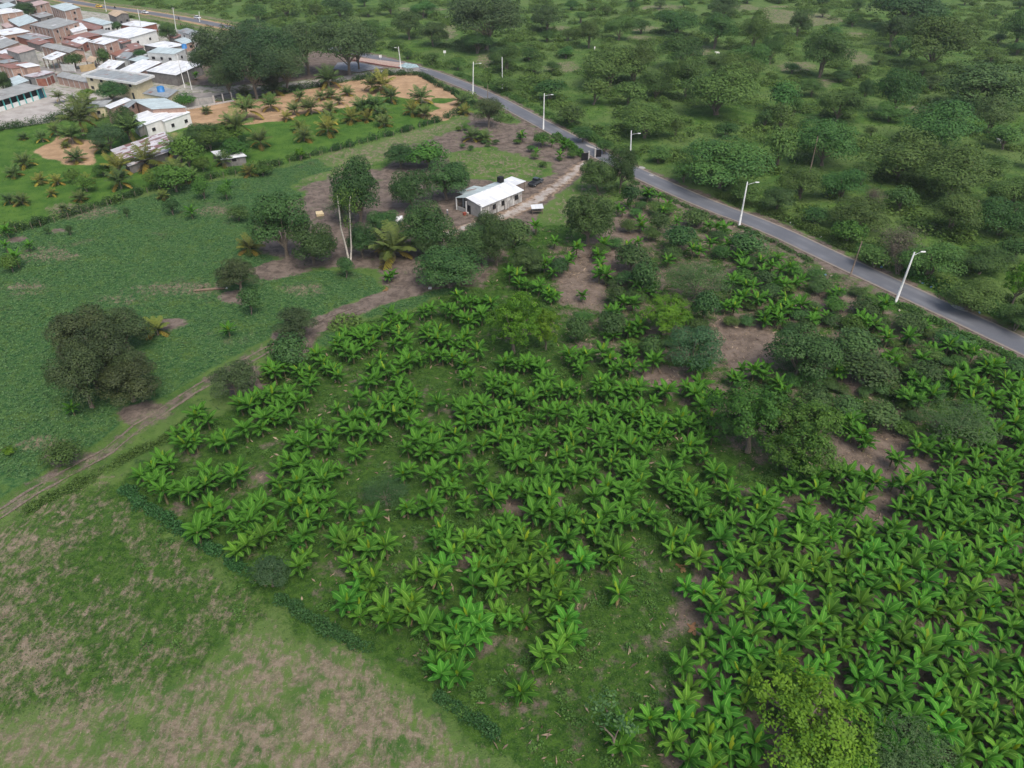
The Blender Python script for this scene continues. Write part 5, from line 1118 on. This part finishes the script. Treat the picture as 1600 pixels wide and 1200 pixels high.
pole('street_lamp', (739,147), (739.5,96.5), .25, .12, MC, 'street lamp at the corner of the sandy palm lot', 'street lamp', (749,99), gl)
pole('street_lamp', (626.5,107), (622.5,73), .25, .12, MC, 'farthest street lamp beside the painted median', 'street lamp', (619,74.5), gl)
pole('utility_pole', (785,139), (784.5,89), .2, .12, MC, 'plain white pole behind the road near the sandy lot', 'utility pole')
pole('wooden_pole', (1328,432), (1347,377), .16, .1, M_WOOD, 'thin wooden pole at the lower road edge beside the bushes', 'utility pole')
pole('wooden_pole', (1265,270), (1278,213), .16, .1, M_WOOD, 'leaning wooden pole standing in the scrub', 'utility pole')
pole('wooden_pole', (1521,337), (1530,313), .16, .1, M_WOOD, 'short bare pole among the dense scrub trees at right', 'utility pole')
pole('wooden_pole', (762,155), (762,132), .14, .1, M_WOOD, 'short dark post at the road by the dark tree', 'utility pole')
for (b, t, lb) in [((76,107),(67,82),'concrete pole in front of the white carport'), ((276,52),(270,12),'tall pole by the highway footpath'), ((170,107),(165,72),'pole rising from the white gable roof'), ((178,112),(173.5,86),'shorter pole beside the white gable roof'),
                   ((289,137),(276,84),'thin pole at the corner of the largest white roof'), ((300,140),(291,104),'second pole at the corner of the largest white roof'), ((223,56),(215,14),'pole behind the wide brilliant white roof'), ((112,56),(103,28),'pole at the teal terrace'), ((166,18),(162,-6),'pole at the highway near the yellow taxi'), ((118,112),(115,98),'post of the dirt lane fence'), ((312,34),(311,18),'small pole at the far highway verge')]:
    pole('utility_pole', b, t, .17, .1, MC, lb, 'utility pole', cross=(t[1] < 85 and b[0] < 300 and b[0] > 60 and b != (118,112)))
# power lines between village poles
def wire(p, q, label):
    a, b = [np.array(t) for t in (p, q)]; pts = [a + (b - a) * k / 10 - np.array([0, 0, 1.0 * 4 * (k / 10) * (1 - k / 10)]) for k in range(11)]
    m = MB(); m.tube([tuple(x - a) for x in pts], [.025] * 11, 4, False); o = m.build('power_line', M_DARK, None, loc=tuple(a)); tag(o, label, 'cable')
# ------------------------------------------------------------ gate, posts, person, cattle, litter
def leafgate(base, w_, hh, rz, label):
    o = empty('gate_leaf', P(*base), rz); m = MB(); m.box((w_ / 2, 0, hh / 2 + .15), (w_, .08, hh)); m.build('panel', M_BLACK, o)
    m = MB(); m.box((w_ / 2, -.06, hh * .35), (w_, .05, .08)); m.box((w_ / 2, -.06, hh * .8), (w_, .05, .08)); m.build('brace', M_DARK, o)
    m = MB(); m.box((-.2, 0, hh * .62), (.4, .4, hh * 1.25)); m.build('post', M_CONC, o); m = MB(); m.box((-.2, 0, hh * 1.27), (.5, .5, .1)); m.build('cap', M_CONC, o); return tag(o, label, 'gate')
leafgate((918.5,250.5), 2.0, 2.0, math.radians(195), 'left open black metal gate leaf with pale post at the driveway')
leafgate((930.5,246), 1.6, 2.0, math.radians(10), 'right open black metal gate leaf with pale post beside the road')
def skin_body(name, V, E_, R, mat, parent, sub=1):
    me = bpy.data.meshes.new(name); me.from_pydata(V, E_, []); o = bpy.data.objects.new(name, me); COL.objects.link(o)
    md = o.modifiers.new('s', 'SKIN'); 
    if not me.skin_vertices: me.skin_vertices.new()
    for i, r_ in enumerate(R): me.skin_vertices[0].data[i].radius = (r_, r_) if not isinstance(r_, tuple) else r_
    me.skin_vertices[0].data[0].use_root = True
    s2 = o.modifiers.new('u', 'SUBSURF'); s2.levels = sub; s2.render_levels = sub
    dg = bpy.context.evaluated_depsgraph_get(); m2 = bpy.data.meshes.new_from_object(o.evaluated_get(dg)); bpy.data.objects.remove(o); m2.name = name
    m2.materials.clear(); m2.materials.append(mat); return link(name, m2, None, parent)
def cow(base, rz, label, s=1.0):
    o = empty('cow', P(*base), rz); o.scale = (s, s, s)
    V = [(0, 0, 1.08), (.55, 0, 1.1), (.95, 0, 1.3), (1.25, 0, 1.42), (1.6, 0, 1.22), (-.5, 0, 1.1), (-.8, 0, 1.15), (-.95, 0, .85), (-.97, 0, .5)]
    E_ = [(0, 1), (1, 2), (2, 3), (3, 4), (0, 5), (5, 6), (6, 7), (7, 8)]; R = [(.36, .42), (.32, .38), .2, .17, .09, (.33, .38), .26, .03, .025]
    for (x, y, par, knee) in ((.55, .2, 1, .03), (.55, -.2, 1, .03), (-.72, .2, 6, -.12), (-.72, -.2, 6, -.12)):
        i = len(V); V += [(x, y, .75), (x + knee, y, .42), (x, y, .04)]; E_ += [(par, i), (i, i + 1), (i + 1, i + 2)]; R += [.13, .07, .055]
    for s_ in (-1, 1): i = len(V); V += [(1.2, s_ * .26, 1.5)]; E_ += [(3, i)]; R += [.04]
    skin_body('body', V, E_, R, plain('white_hide', (.74, .72, .66), .8, .08), o); m = MB()
    for s_ in (-1, 1): m.tube([(1.28, s_ * .1, 1.55), (1.3, s_ * .2, 1.68), (1.32, s_ * .18, 1.78)], [.03, .022, .01], 6)
    m.build('horns', M_CONC, o); tag(o, label, 'cow')
cow((1560,224), 1.9, 'white cow facing the camera among the scrub at the right edge', .9)
cow((1121,86), 3.0, 'white cow in the tan clearing behind the scrub trees', .9)
cow((698,30), .3, 'white cow grazing at the edge of the far umbrella trees', .9)
cow((929,78), 1.4, 'white cow standing beside the far round scrub tree', .8)
def person(base, rz, label, shirt, trousers, hat=None, skinc=(.25, .14, .09)):
    o = empty('person', P(*base), rz)
    V = [(0, 0, .95), (0, 0, 1.2), (0, 0, 1.42), (0, 0, 1.52), (0, .02, 1.63)]; E_ = [(0, 1), (1, 2), (2, 3), (3, 4)]; R = [(.16, .11), (.15, .1), (.14, .09), .055, .095]
    for s in (-1, 1):
        i = len(V); V += [(s * .19, 0, 1.4), (s * .25, .03, 1.13), (s * .24, .14, .9), (s * .23, .19, .83)]; E_ += [(2, i), (i, i + 1), (i + 1, i + 2), (i + 2, i + 3)]; R += [.055, .045, .035, .03]
        for q in range(5):
            j = len(V); V += [(s * .23 + (q - 2) * .016, .21, .79), (s * .23 + (q - 2) * .018, .22, .75 + (.02 if q == 0 else 0))]; E_ += [(i + 3, j), (j, j + 1)]; R += [.009, .008]
        i = len(V); V += [(s * .1, 0, .88), (s * .12, .03, .48), (s * .12, -.02, .08), (s * .13, .13, .03)]; E_ += [(0, i), (i, i + 1), (i + 1, i + 2), (i + 2, i + 3)]; R += [.09, .06, .045, .04]
    skin_body('body', V, E_, R, plain('skin', skinc, .6, .05), o)
    m = MB(); m.tube([(0, 0, .92), (0, 0, 1.1), (0, 0, 1.36), (0, 0, 1.47)], [.2, .19, .21, .1], 14); m.build('shirt', shirt, o, True)
    for s in (-1, 1): m = MB(); m.tube([(s * .18, 0, 1.41), (s * .25, .03, 1.14)], [.075, .065], 10); m.build('sleeve', shirt, o, True)
    m = MB()
    for s in (-1, 1): m.tube([(s * .08, 0, .95), (s * .12, .03, .48), (s * .12, -.02, .1)], [.12, .085, .07], 10)
    m.build('trousers', trousers, o, True)
    if hat is not None: m = MB(); m.tube([(0, .02, 1.67), (0, .02, 1.68), (0, .02, 1.69), (0, .02, 1.79)], [.2, .2, .11, .08], 14); m.build('hat', hat, o, True)
    else: m = MB(); m.tube([(0, 0, 1.66), (0, 0, 1.72), (0, 0, 1.76)], [.105, .09, .04], 12); m.build('hair', M_BLACK, o, True)
    return tag(o, label, 'person')
person((699.5,338.5), 2.0, 'person in white hat and grey shirt standing left of the farmhouse porch', plain('grey_shirt', (.2, .22, .25)), plain('dark_trousers', (.04, .045, .06)), M_WHITE)
person((280,31.5), .5, 'person in dark clothes standing on the highway edge', M_DOOR, M_BLACK)
person((283,41), .5, 'person in dark clothes on the verge below the highway', plain('brown_shirt', (.14, .08, .06)), M_BLACK)
box_thing('motorcycle', 'small dark motorcycle crossing the highway right of the taxi', 'motorcycle', [('frame', M_BLACK, [('b', (0, 0, .75), (1.0, .25, .35)), ('b', (-.35, 0, .98), (.7, .24, .12)), ('t', [(.45, 0, .35), (.35, 0, 1.1)], [.04, .04], 6)]), ('handlebar', M_STEEL, [('t', [(.35, -.35, 1.1), (.35, .35, 1.1)], [.03, .03], 6)])] + [('wheel', M_TYRE, [('t', [(x_, -.06, .32), (x_, .06, .32)], [.32, .32], 12)]) for x_ in (-.6, .6)], loc=P(180,13), rz=rdir(1))
# painted median at the side street
def flat(nm, pts, z, mat, kind='structure'):
    V = [P(*p)[:2] + (z,) for p in pts]; o = link(nm, mesh_np(nm, V, [np.array([list(range(len(V)))])], uv=[(0, 0)] * len(V)), mat); o['kind'] = kind; return o
flat('painted_island', [(622,104),(634,98.5),(651,101.5),(655,105.5),(637,107.5)], .16, plain('pale_blue_paint', (.32, .43, .44), .8, .35, .9))
flat('median_paving', [(548,91),(560,90),(640,100),(628,106),(560,97)], .12, plain('pinkish_paving', (.38, .27, .22), .9, .2))
flat('blue_grey_paving', [(528,98),(556,97),(600,106),(560,113),(520,108)], .105, plain('blue_grey_paving_paint', (.24, .245, .26), .9, .25, .8))
wall_line('red_kerb', 'long red painted kerb at the edge of the median', [(548,94),(600,103),(628,107)], .35, .35, plain('red_kerb_paint', (.24, .09, .08)), 'kerb')
wall_line('kerb', 'curved pale kerb beside the grass median and farthest street lamp', [(590,95),(640,103),(668,110)], .16, .3, M_CONC, 'kerb')
for (x, y, lb) in ((595,95,'small white sign beside the farthest street lamp'), (695,88,'small white sign among the scrub behind the road')):
    box_thing('road_sign', lb, 'sign', [('post', M_STEEL, [('t', [(0, 0, 0), (0, 0, 1.8)], [.05, .05], 6)]), ('plate', M_WHITE, [('b', (0, -.06, 1.8), (1.1, .05, 1.0))])], loc=P(x, y), rz=.2)
# litter along the road
MLIT = [plain('litter_white', (.62, .62, .60), .6, .15), plain('litter_blue', (.2, .35, .5), .6, .15), plain('litter_tan', (.42, .36, .28), .7, .15)]
LIT = [(1235,349),(1238,352),(1228,346),(1319,388),(1321,389),(1347,396),(1366,406),(1377,418),(1369,403),(1437,441),(1442,443),(1449,444),(1455,449),(1480,458),(1486,462),(1492,464),(1500,467),(1506,470),(1512,472),(1289,430),(1284,421),(1299,432),(1405,486),(1378,462),(1530,489),(1497,465),(1282,371),(1388,409),(1439,512),(1580,578),(1565,545),(1372,409)]
for (x, y) in LIT:
    rn = lambda: RJ.uniform(.12, .3); m = MB(); a_ = [(RJ.uniform(.8, 1.2) * math.cos(t) * .28, RJ.uniform(.8, 1.2) * math.sin(t) * .2) for t in (.5, 2.2, 3.6, 5.2)]
    m.prism(a_, 0, [rn(), rn(), rn(), rn()]); o = m.build('litter', RJ.choice(MLIT), None, loc=P(x, y)); o.rotation_euler = (0, 0, RJ.uniform(0, 6)); tag(o, 'small scrap of crumpled pale litter lying on the road verge', 'litter', 'litter along the road verges')
for (x, y, lb) in [(672,451,'small white bag under the trees at the dirt track end'), (1190,640,'fallen bare pale branch on the plantation soil')]: 
    if 'branch' in lb: box_thing('branch', lb, 'branch', [('wood', MBARK_PALE, [('t', [(-1.5, 0, .1), (0, .3, .25), (1.4, .1, .1)], [.08, .07, .03], 6), ('t', [(0, .3, .25), (.6, 1.0, .3)], [.05, .02], 5)])], loc=P(1080,612)); continue
    m = MB(); m.prism([(-.35, -.2), (.3, -.25), (.35, .2), (-.25, .25)], 0, [.2, .35, .25, .3]); tag(m.build('bag', M_WHITE, None, loc=P(x, y)), lb, 'bag')
for (x, y, lb) in [(1065,888,'orange brown dead banana leaf heap below the plantation middle'), (880,878,'small orange dead leaf between banana plants'), (1355,826,'dry brown leaf heap on bare soil at right'), (1083,985,'pale tan dead leaf heap left of the dense stand'), (605,452,'orange yellow dead leaves heaped beneath the lone banana plant at the track')]:
    V, F, T, R = [], [], [], []
    for k in range(6): banana_leaf(RJ, RJ.uniform(.7, 1.1), .4, RJ.uniform(0, 6.28), RJ.uniform(0, .4), .9, (RJ.uniform(-.3, .3), RJ.uniform(-.3, .3), .15), RJ.uniform(.5, 1), V, F, T, R, .3)
    tag(link('dead_leaf_heap', mesh_np('dead_leaf_heap', V, [np.array(F)], dict(tint=T, rib=R)), leaf_mat('orange_dead_leaf', (.15, .085, .035), (.33, .2, .09)), None, P(x, y)), lb, 'dead leaves')
# ------------------------------------------------------------ hedges
LM['bluer'] = leaf_mat('hedge_leaves', (.020, .062, .018), (.062, .14, .036), trans=.15)
def hedge(nm, pts, w_, hgt, mat, label, dens=45, leaf=(.16, .32), posts=0, lump=1.0, cat='hedge', gaps=0.0):
    dens = dens * (5 if dens < 100 else 1.3); leaf = (leaf[0] * 1.25, leaf[1] * 1.3)
    G = [np.array(P(*p)[:2]) for p in pts]; rng = np.random.default_rng(hash_(label)); o0 = G[0]; C = []; Tt = []
    tot = 0
    o = empty(nm, (o0[0], o0[1], 0)); PP = []
    for a, b in zip(G[:-1], G[1:]):
        L_ = np.linalg.norm(b - a); n = int(L_ * dens); u = (b - a) / L_; v = np.array([-u[1], u[0]])
        nb = max(2, int(L_ / (w_ * .3))); bc = rng.random(nb) * L_; bh = rng.uniform(.55, 1.15, nb); bo = rng.normal(size=nb) * w_ * .15
        if gaps: bh *= (rng.random(nb) > gaps)
        k = rng.integers(0, nb, n); d = rand_dirs(n, rng); d[:, 2] = np.abs(d[:, 2]); rr_ = rng.uniform(.6, 1, n) * w_ * .6
        s = bc[k] + d[:, 0] * rr_ * 1.2; t = bo[k] + d[:, 1] * rr_; z = d[:, 2] * rng.uniform(.5, 1, n) * hgt * bh[k]
        keep = bh[k] > .1; xy = a + np.outer(s, u) + np.outer(t, v) - o0
        C.append(np.column_stack([xy, z + .05])[keep]); Tt.append(np.clip(.3 + .3 * d[:, 2] + rng.normal(size=n) * .2, 0, 1)[keep])
        if posts:
            for q in np.arange(0, L_, posts): PP.append((*(a + u * q - v * w_ * .6 - o0), rng.uniform(-.08, .08)))
    C = np.vstack(C); T = np.concatenate(Tt); V, F, TT = leaf_quads(C, rand_dirs(len(C), rng) + np.array([0, 0, .8]), rng.uniform(*leaf, len(C)), .6, rng, T)
    link('foliage', mesh_np('foliage', V, [F], dict(tint=TT)), mat, o)
    for (x, y, l_) in PP[:100]:
        m = MB(); m.tube([(x, y, -.1), (x + l_, y, 1.6)], [.05, .04], 5); m.build('post', M_WOOD, o)
    return tag(o, label, cat)
hedge('hedge', [(-60,382),(0,366),(60,352),(170,318),(250,293)], 2.4, 2.3, LM['mango'], 'dark hedge with pale posts between palm lot and bean field, left stretch', posts=3.2, gaps=.2)
hedge('hedge', [(250,293),(400,266),(500,241)], 2.2, 2.2, LM['mango'], 'hedge with pale posts in front of the small patched shed', posts=3.2, gaps=.2)
hedge('hedge', [(500,241),(640,203),(690,188),(735,166)], 2.2, 2.4, LM['mango'], 'hedge along the lower side of the sandy palm lot', posts=3.2, gaps=.3)
hedge('hedge', [(742,163),(722,153),(690,136),(655,117)], 2.2, 2.2, LM['mango'], 'hedge between the sandy lot and the asphalt road', posts=3)
hedge('hedge', [(655,117),(610,117),(520,131),(440,145)], 2.6, 2.6, LM['mango'], 'hedge between the sandy lot and the side street', posts=3)
hedge('hedge', [(866,213),(888,227),(911,246)], 1.7, 2.0, LM['bright'], 'bright green clipped hedge ending at the black gate', dens=90)
hedge('hedge', [(-60,222),(0,203),(60,194),(104,184)], 3.0, 2.6, LM['mango'], 'dark hedge bordering the school yard', dens=50)
hedge('hedge', [(192,766),(230,795),(300,838),(345,865),(385,893)], 1.5, 1.0, LM['bluer'], 'low bluish green hedge at the left end of the banana plantation', dens=260, leaf=(.1, .24))
hedge('hedge', [(440,935),(478,962),(520,990),(572,1012)], 1.4, 1.0, LM['bluer'], 'low bluish green hedge below the plantation beside the mown field', dens=260, leaf=(.1, .24))
hedge('hedge', [(690,1088),(720,1110),(775,1148)], 1.3, .8, LM['bluer'], 'short low hedge clump near the bottom edge', dens=260, leaf=(.1, .22))
hedge('verge_growth', [(40,800),(110,764),(170,730),(250,690),(300,655)], 1.8, .9, LM['scrub'], 'strip of low green growth along the lower side of the dirt track', dens=200, leaf=(.1, .24))
def offs(i0, i1, off):
    out = []
    for k in range(i0, i1 + 1):
        a, b = ROAD[max(k - 1, 0)], ROAD[min(k + 1, len(ROAD) - 1)]; L_ = math.dist(a, b); out.append((ROAD[k][0] - (b[1] - a[1]) / L_ * off, ROAD[k][1] + (b[0] - a[0]) / L_ * off))
    return [pix(*q) for q in out]
hedge('verge_growth', offs(11, 15, -RW - 2.2), 1.3, .7, LM['scrubd'], 'ragged low growth at the lower road verge, middle stretch', dens=40, gaps=.5)
hedge('verge_growth', offs(8, 12, RW + 3.2), 3.0, 1.3, LM['scrub'], 'scrubby growth along the far road verge, left stretch', dens=60, gaps=.25)
hedge('verge_growth', offs(13, 15, RW + 3.8), 3.4, 1.8, LM['scrub'], 'scrubby growth along the far road verge, middle stretch', dens=80, gaps=.15)
hedge('verge_growth', offs(15, 19, RW + 4.2), 4.0, 2.2, LM['scrub'], 'thick scrubby growth along the far road verge, right stretch', dens=90, gaps=.1)
hedge('verge_growth', offs(16, 19, -RW - 2.6), 2.0, .9, LM['scrub'], 'low growth on the near road verge at the right edge', dens=70, gaps=.35)
# wire fence beyond the road
G = [P(*p) for p in [(770,145),(905,212),(1010,258)]]; 

# ------------------------------------------------------------ ground cover (uncountable)
rc = np.random.default_rng(11)
def cover(nm, n, box, wfun, hgt, leaf, mat, label, cat, aspect=.6, up=.9, clumps=None, thr=.4, tint=None):
    """scatter leaves over the ground where wfun says so; box = world x0,x1,y0,y1"""
    x = rc.uniform(box[0], box[1], n); y = rc.uniform(box[2], box[3], n)
    if clumps is not None:
        nc, rad = clumps; cx = rc.uniform(box[0], box[1], nc); cy = rc.uniform(box[2], box[3], nc); wk = wfun(cx, cy) > thr
        px_, py_ = pix(cx, cy); wk &= (px_ > -40) & (px_ < 1640) & (py_ > -60) & (py_ < 1240); cx, cy = cx[wk], cy[wk]; cr = rc.uniform(.5, 1.4, len(cx)) * rad; chh = rc.uniform(.4, 1.2, len(cx)) * hgt
        k = rc.integers(0, len(cx), n); d = rand_dirs(n, rc); d[:, 2] = np.abs(d[:, 2]); rr_ = rc.uniform(.55, 1, n)
        x = cx[k] + d[:, 0] * cr[k] * rr_; y = cy[k] + d[:, 1] * cr[k] * rr_; z = d[:, 2] * rr_ * chh[k]; T = np.clip(.15 + .45 * rc.random(len(cx))[k] + .15 * d[:, 2] + rc.normal(size=n) * .15, 0, 1)
        keep = (seg_dist(x, y, ROAD) > RW + .8)
    else:
        wv = wfun(x, y); px_, py_ = pix(x, y); keep = (wv > thr) & (px_ > -30) & (px_ < 1630) & (py_ < 1230) & (seg_dist(x, y, ROAD) > RW + .8)
        z = rc.uniform(.02, 1, n) * hgt; T = np.clip(rc.normal(size=n) * .25 + .45 + (wv - .6) * .2, 0, 1)
    C = np.column_stack([x, y, z])[keep]; T = T[keep]; m_ = len(C)
    V, F, TT = leaf_quads(C, rc.normal(size=(m_, 3)) * (1.3 - up) + np.array([0, 0, up]), rc.uniform(*leaf, m_), aspect, rc, T)
    o = link(nm, mesh_np(nm, V, [F], dict(tint=TT)), mat); tag(o, label, cat, kind='stuff'); print(nm, m_)
LM['bean'] = leaf_mat('bean_leaf', (.028, .088, .030), (.105, .20, .065), trans=.15)
LM['weed'] = leaf_mat('weed_leaf', (.022, .06, .012), (.08, .15, .03), trans=.2)
LM['grass'] = leaf_mat('grass_blade', (.04, .09, .016), (.13, .19, .045), trans=.2)
LM['strawb'] = leaf_mat('straw_blade', (.16, .12, .07), (.38, .31, .22), trans=.1)
cover('bean_plants', 300000, (-150, 10, 75, 230), lambda x, y: zs('bean', x, y) - .35 * zs('soil', x, y) + (rc.random(len(x)) - .5) * .3, .3, (.2, .42), LM['bean'], 'dense low leafy crop covering the field left of the trees', 'bean crop', thr=.5, clumps=None)
cover('plantation_weeds', 340000, (-60, 110, 33, 150), lambda x, y: zs('weed', x, y) - .25 * zs('soil', x, y) + (rc.random(len(x)) - .5) * .5, .28, (.1, .24), LM['weed'], 'low green weeds covering the ground between the banana plants', 'weeds', thr=.52)
cover('field_grass', 160000, (-75, 30, 34, 100), lambda x, y: (1 - zs('straw', x, y)) * (zs('straw', x, y) > .08) + (rc.random(len(x)) - .5) * .5, .14, (.12, .26), LM['grass'], 'short green grass growing in patches on the mown field', 'grass', aspect=.16, up=.2, thr=.62)
cover('straw_stubble', 120000, (-75, 30, 34, 100), lambda x, y: zs('straw', x, y) * 1.0 + (rc.random(len(x)) - .5) * .5, .08, (.15, .4), LM['strawb'], 'dry pale stubble lying on the mown field', 'stubble', aspect=.1, up=.6, thr=.6)
cover('leaf_litter', 62000, (0, 110, 33, 180), lambda x, y: zs('litter', x, y) * 1.2 + (rc.random(len(x)) - .5) * .5, .05, (.1, .38), leaf_mat('fallen_leaf', (.13, .09, .06), (.42, .30, .19), trans=0), 'dry tan fallen leaves lying on the plantation soil', 'leaf litter', aspect=.4, thr=.62)
pastm = lambda x, y: ((zs(CLS, x, y) == 0) * 1.0 - .8 * zs('straw', x, y) - .9 * zs('lawn', x, y)) * (seg_dist(x, y, ROAD) > RW + 3) + (np.sin(x * .11 + 2 * np.sin(y * .05)) * np.sin(y * .09 + 1.3 * np.sin(x * .04))) * .30
cover('plantation_undergrowth', 130000, (-45, 110, 33, 165), lambda x, y: zs('weed', x, y) + np.sin(x * .5 + 1.5 * np.sin(y * .21)) * np.sin(y * .43 + x * .1) * .3, .75, (.12, .3), LM['under'], 'knee high leafy weeds growing in clumps between the banana plants', 'weeds', clumps=(5200, .8), thr=.72)
cover('fallen_fronds', 5400, (-40, 110, 33, 170), lambda x, y: zs('litter', x, y) + rc.random(len(x)) * .3, .12, (.5, 1.3), leaf_mat('dead_frond', (.14, .10, .065), (.42, .33, .22), trans=0), 'dry tan fallen banana fronds lying about on the plantation ground', 'fallen leaves', aspect=.25, thr=.45)
cover('scrub_undergrowth', 620000, (-260, 330, 90, 560), pastm, 2.5, (.4, .85), LM['under'], 'low tangled green undergrowth spread over the pasture beyond the road', 'undergrowth', clumps=(5600, 3.5), thr=.80)
cover('pasture_grass', 200000, (-200, 300, 90, 420), lambda x, y: (zs(CLS, x, y) == 0) * (1 - zs('straw', x, y)) + (rc.random(len(x)) - .5) * .4, .5, (.3, .7), LM['grass'], 'rough green grass of the pasture beyond the road', 'grass', aspect=.3, up=.3, thr=.75)
cover('palm_lot_grass', 60000, (-260, -10, 130, 320), lambda x, y: zs('lawn', x, y) + (rc.random(len(x)) - .5) * .3, .25, (.25, .5), LM['bright'], 'bright green grass between the young palms', 'grass', aspect=.25, up=.4, thr=.6)

# ------------------------------------------------------------ labels for the many
LMK = [('the white roofed farmhouse',770,305),('the black gate',923,245),('the low table shelter',839,326),('the lamp across from the gate',985,225),('the second lamp from right',1160,320),('the rightmost lamp',1410,440),
 ('the thin wooden roadside pole',1337,405),('the orange crown by the clearing',-9999,0),('the bottom yellow green tree',1257,1130),('the pale forked trunks',540,365),('the long rusty shed',230,236),('the bare branched little tree',960,1150),
 ('the low table shelter',839,326),('the dark clump in the field',160,555),('the lone bush at the track',455,545),('the left end hedge',290,830),('the bluish bush on the hedge',420,896),('the bottom right corner',1600,1200),
 ('the lacy bush in the plantation',602,770),('the middle yellow green tree',1181,645),('the upper right yellow green tree',1041,490),('the pale yellow tree at the clearing',815,500),('the bluish round tree',1086,545),
 ('the leaning pole in the scrub',1271,240),('the cow at the right edge',1560,222),('the cow in the tan clearing',1121,84),('the cow by the umbrella trees',698,28),('the lamp at the sandy lot',739,120),('the farthest street lamp',625,95),
 ('the big far umbrella tree',760,30),('the school classrooms',30,160),('the joined brick houses',225,180),('the small patched shed',357,243),('the cream yellow building',185,125),('the top right corner',1600,0),('the fallen log in the field',328,454),
 ('the loose tree at right',1495,663),('the bare soil patch at right',1370,705),('the dead leaf heap',1065,888),('the bend of the hedge',572,1012),('the right frame edge middle',1600,800),('the lower bare patch',845,1080)]
cnt = {}
recs = []
for (o, x, y, desc) in AUTO:
    best = sorted((((x - a) ** 2 + (y - b) ** 2) ** .5, n, a, b) for n, a, b in LMK)
    dist, n, a, b = best[0]
    if dist < 14 and o.name.split('.')[0] != 'banana_plant': dist, n, a, b = best[1]
    an = math.degrees(math.atan2(-(y - b), x - a)) % 360; sec = ['right', 'upper right', 'upper side', 'upper left', 'left', 'lower left', 'lower side', 'lower right'][int((an + 22.5) // 45) % 8]
    cnt.setdefault((desc, n, sec), []).append((dist, o))
ORD = ['nearest', 'second', 'third', 'fourth', 'fifth', 'sixth', 'seventh', 'eighth', 'ninth', 'tenth', 'eleventh', 'twelfth', 'thirteenth', 'fourteenth', 'fifteenth', 'sixteenth', 'seventeenth', 'eighteenth', 'nineteenth', 'twentieth']
ORD += ['twenty-' + t for t in ('first', 'second', 'third', 'fourth', 'fifth', 'sixth', 'seventh', 'eighth', 'ninth')]
for (desc, n, sec), L_ in cnt.items():
    L_.sort(key=lambda t: t[0])
    for i, (dd_, o) in enumerate(L_):
        if len(L_) == 1: s = f"{desc} on the {sec} of {n}"
        else: s = f"{desc}, {ORD[min(i, 28)]} out on the {sec} of {n}"
        w_ = s.split()
        if len(w_) > 16: s = s.replace(' on the ', ' ').replace('with yellow green new leaf', 'with yellow leaf'); w_ = s.split()
        if len(w_) > 16: s = s.replace('  ', ' ').replace(' of the ', ' of '); w_ = s.split()
        o['label'] = s
        if 'group' not in o: o['group'] = {'tree': 'trees standing about the land', 'bush': 'bushes standing about the land', 'palm tree': 'young coconut palms'}.get(o['category'], 'plants')
tx = [len(o['label'].split()) for o, *_ in AUTO]; print('auto', len(AUTO), 'maxwords', max(tx), 'unique', len({o['label'] for o, *_ in AUTO}))

# ------------------------------------------------------------ air
hz = MB(); hz.prism([(-900, -150), (900, -150), (900, 1500), (-900, 1500)], -2.0, 74.0)
hm = bpy.data.materials.new('haze_air'); hm.use_nodes = True; hn = hm.node_tree; hn.nodes.clear(); ho = hn.nodes.new('ShaderNodeOutputMaterial'); hv = hn.nodes.new('ShaderNodeVolumePrincipled')
hv.inputs['Color'].default_value = (.86, .92, 1, 1); hv.inputs['Density'].default_value = .00009; hn.links.new(hv.outputs[0], ho.inputs['Volume'])
o = hz.build('haze', hm); o['kind'] = 'stuff'; tag(o, 'thin pale haze in the air over the far fields', 'haze')
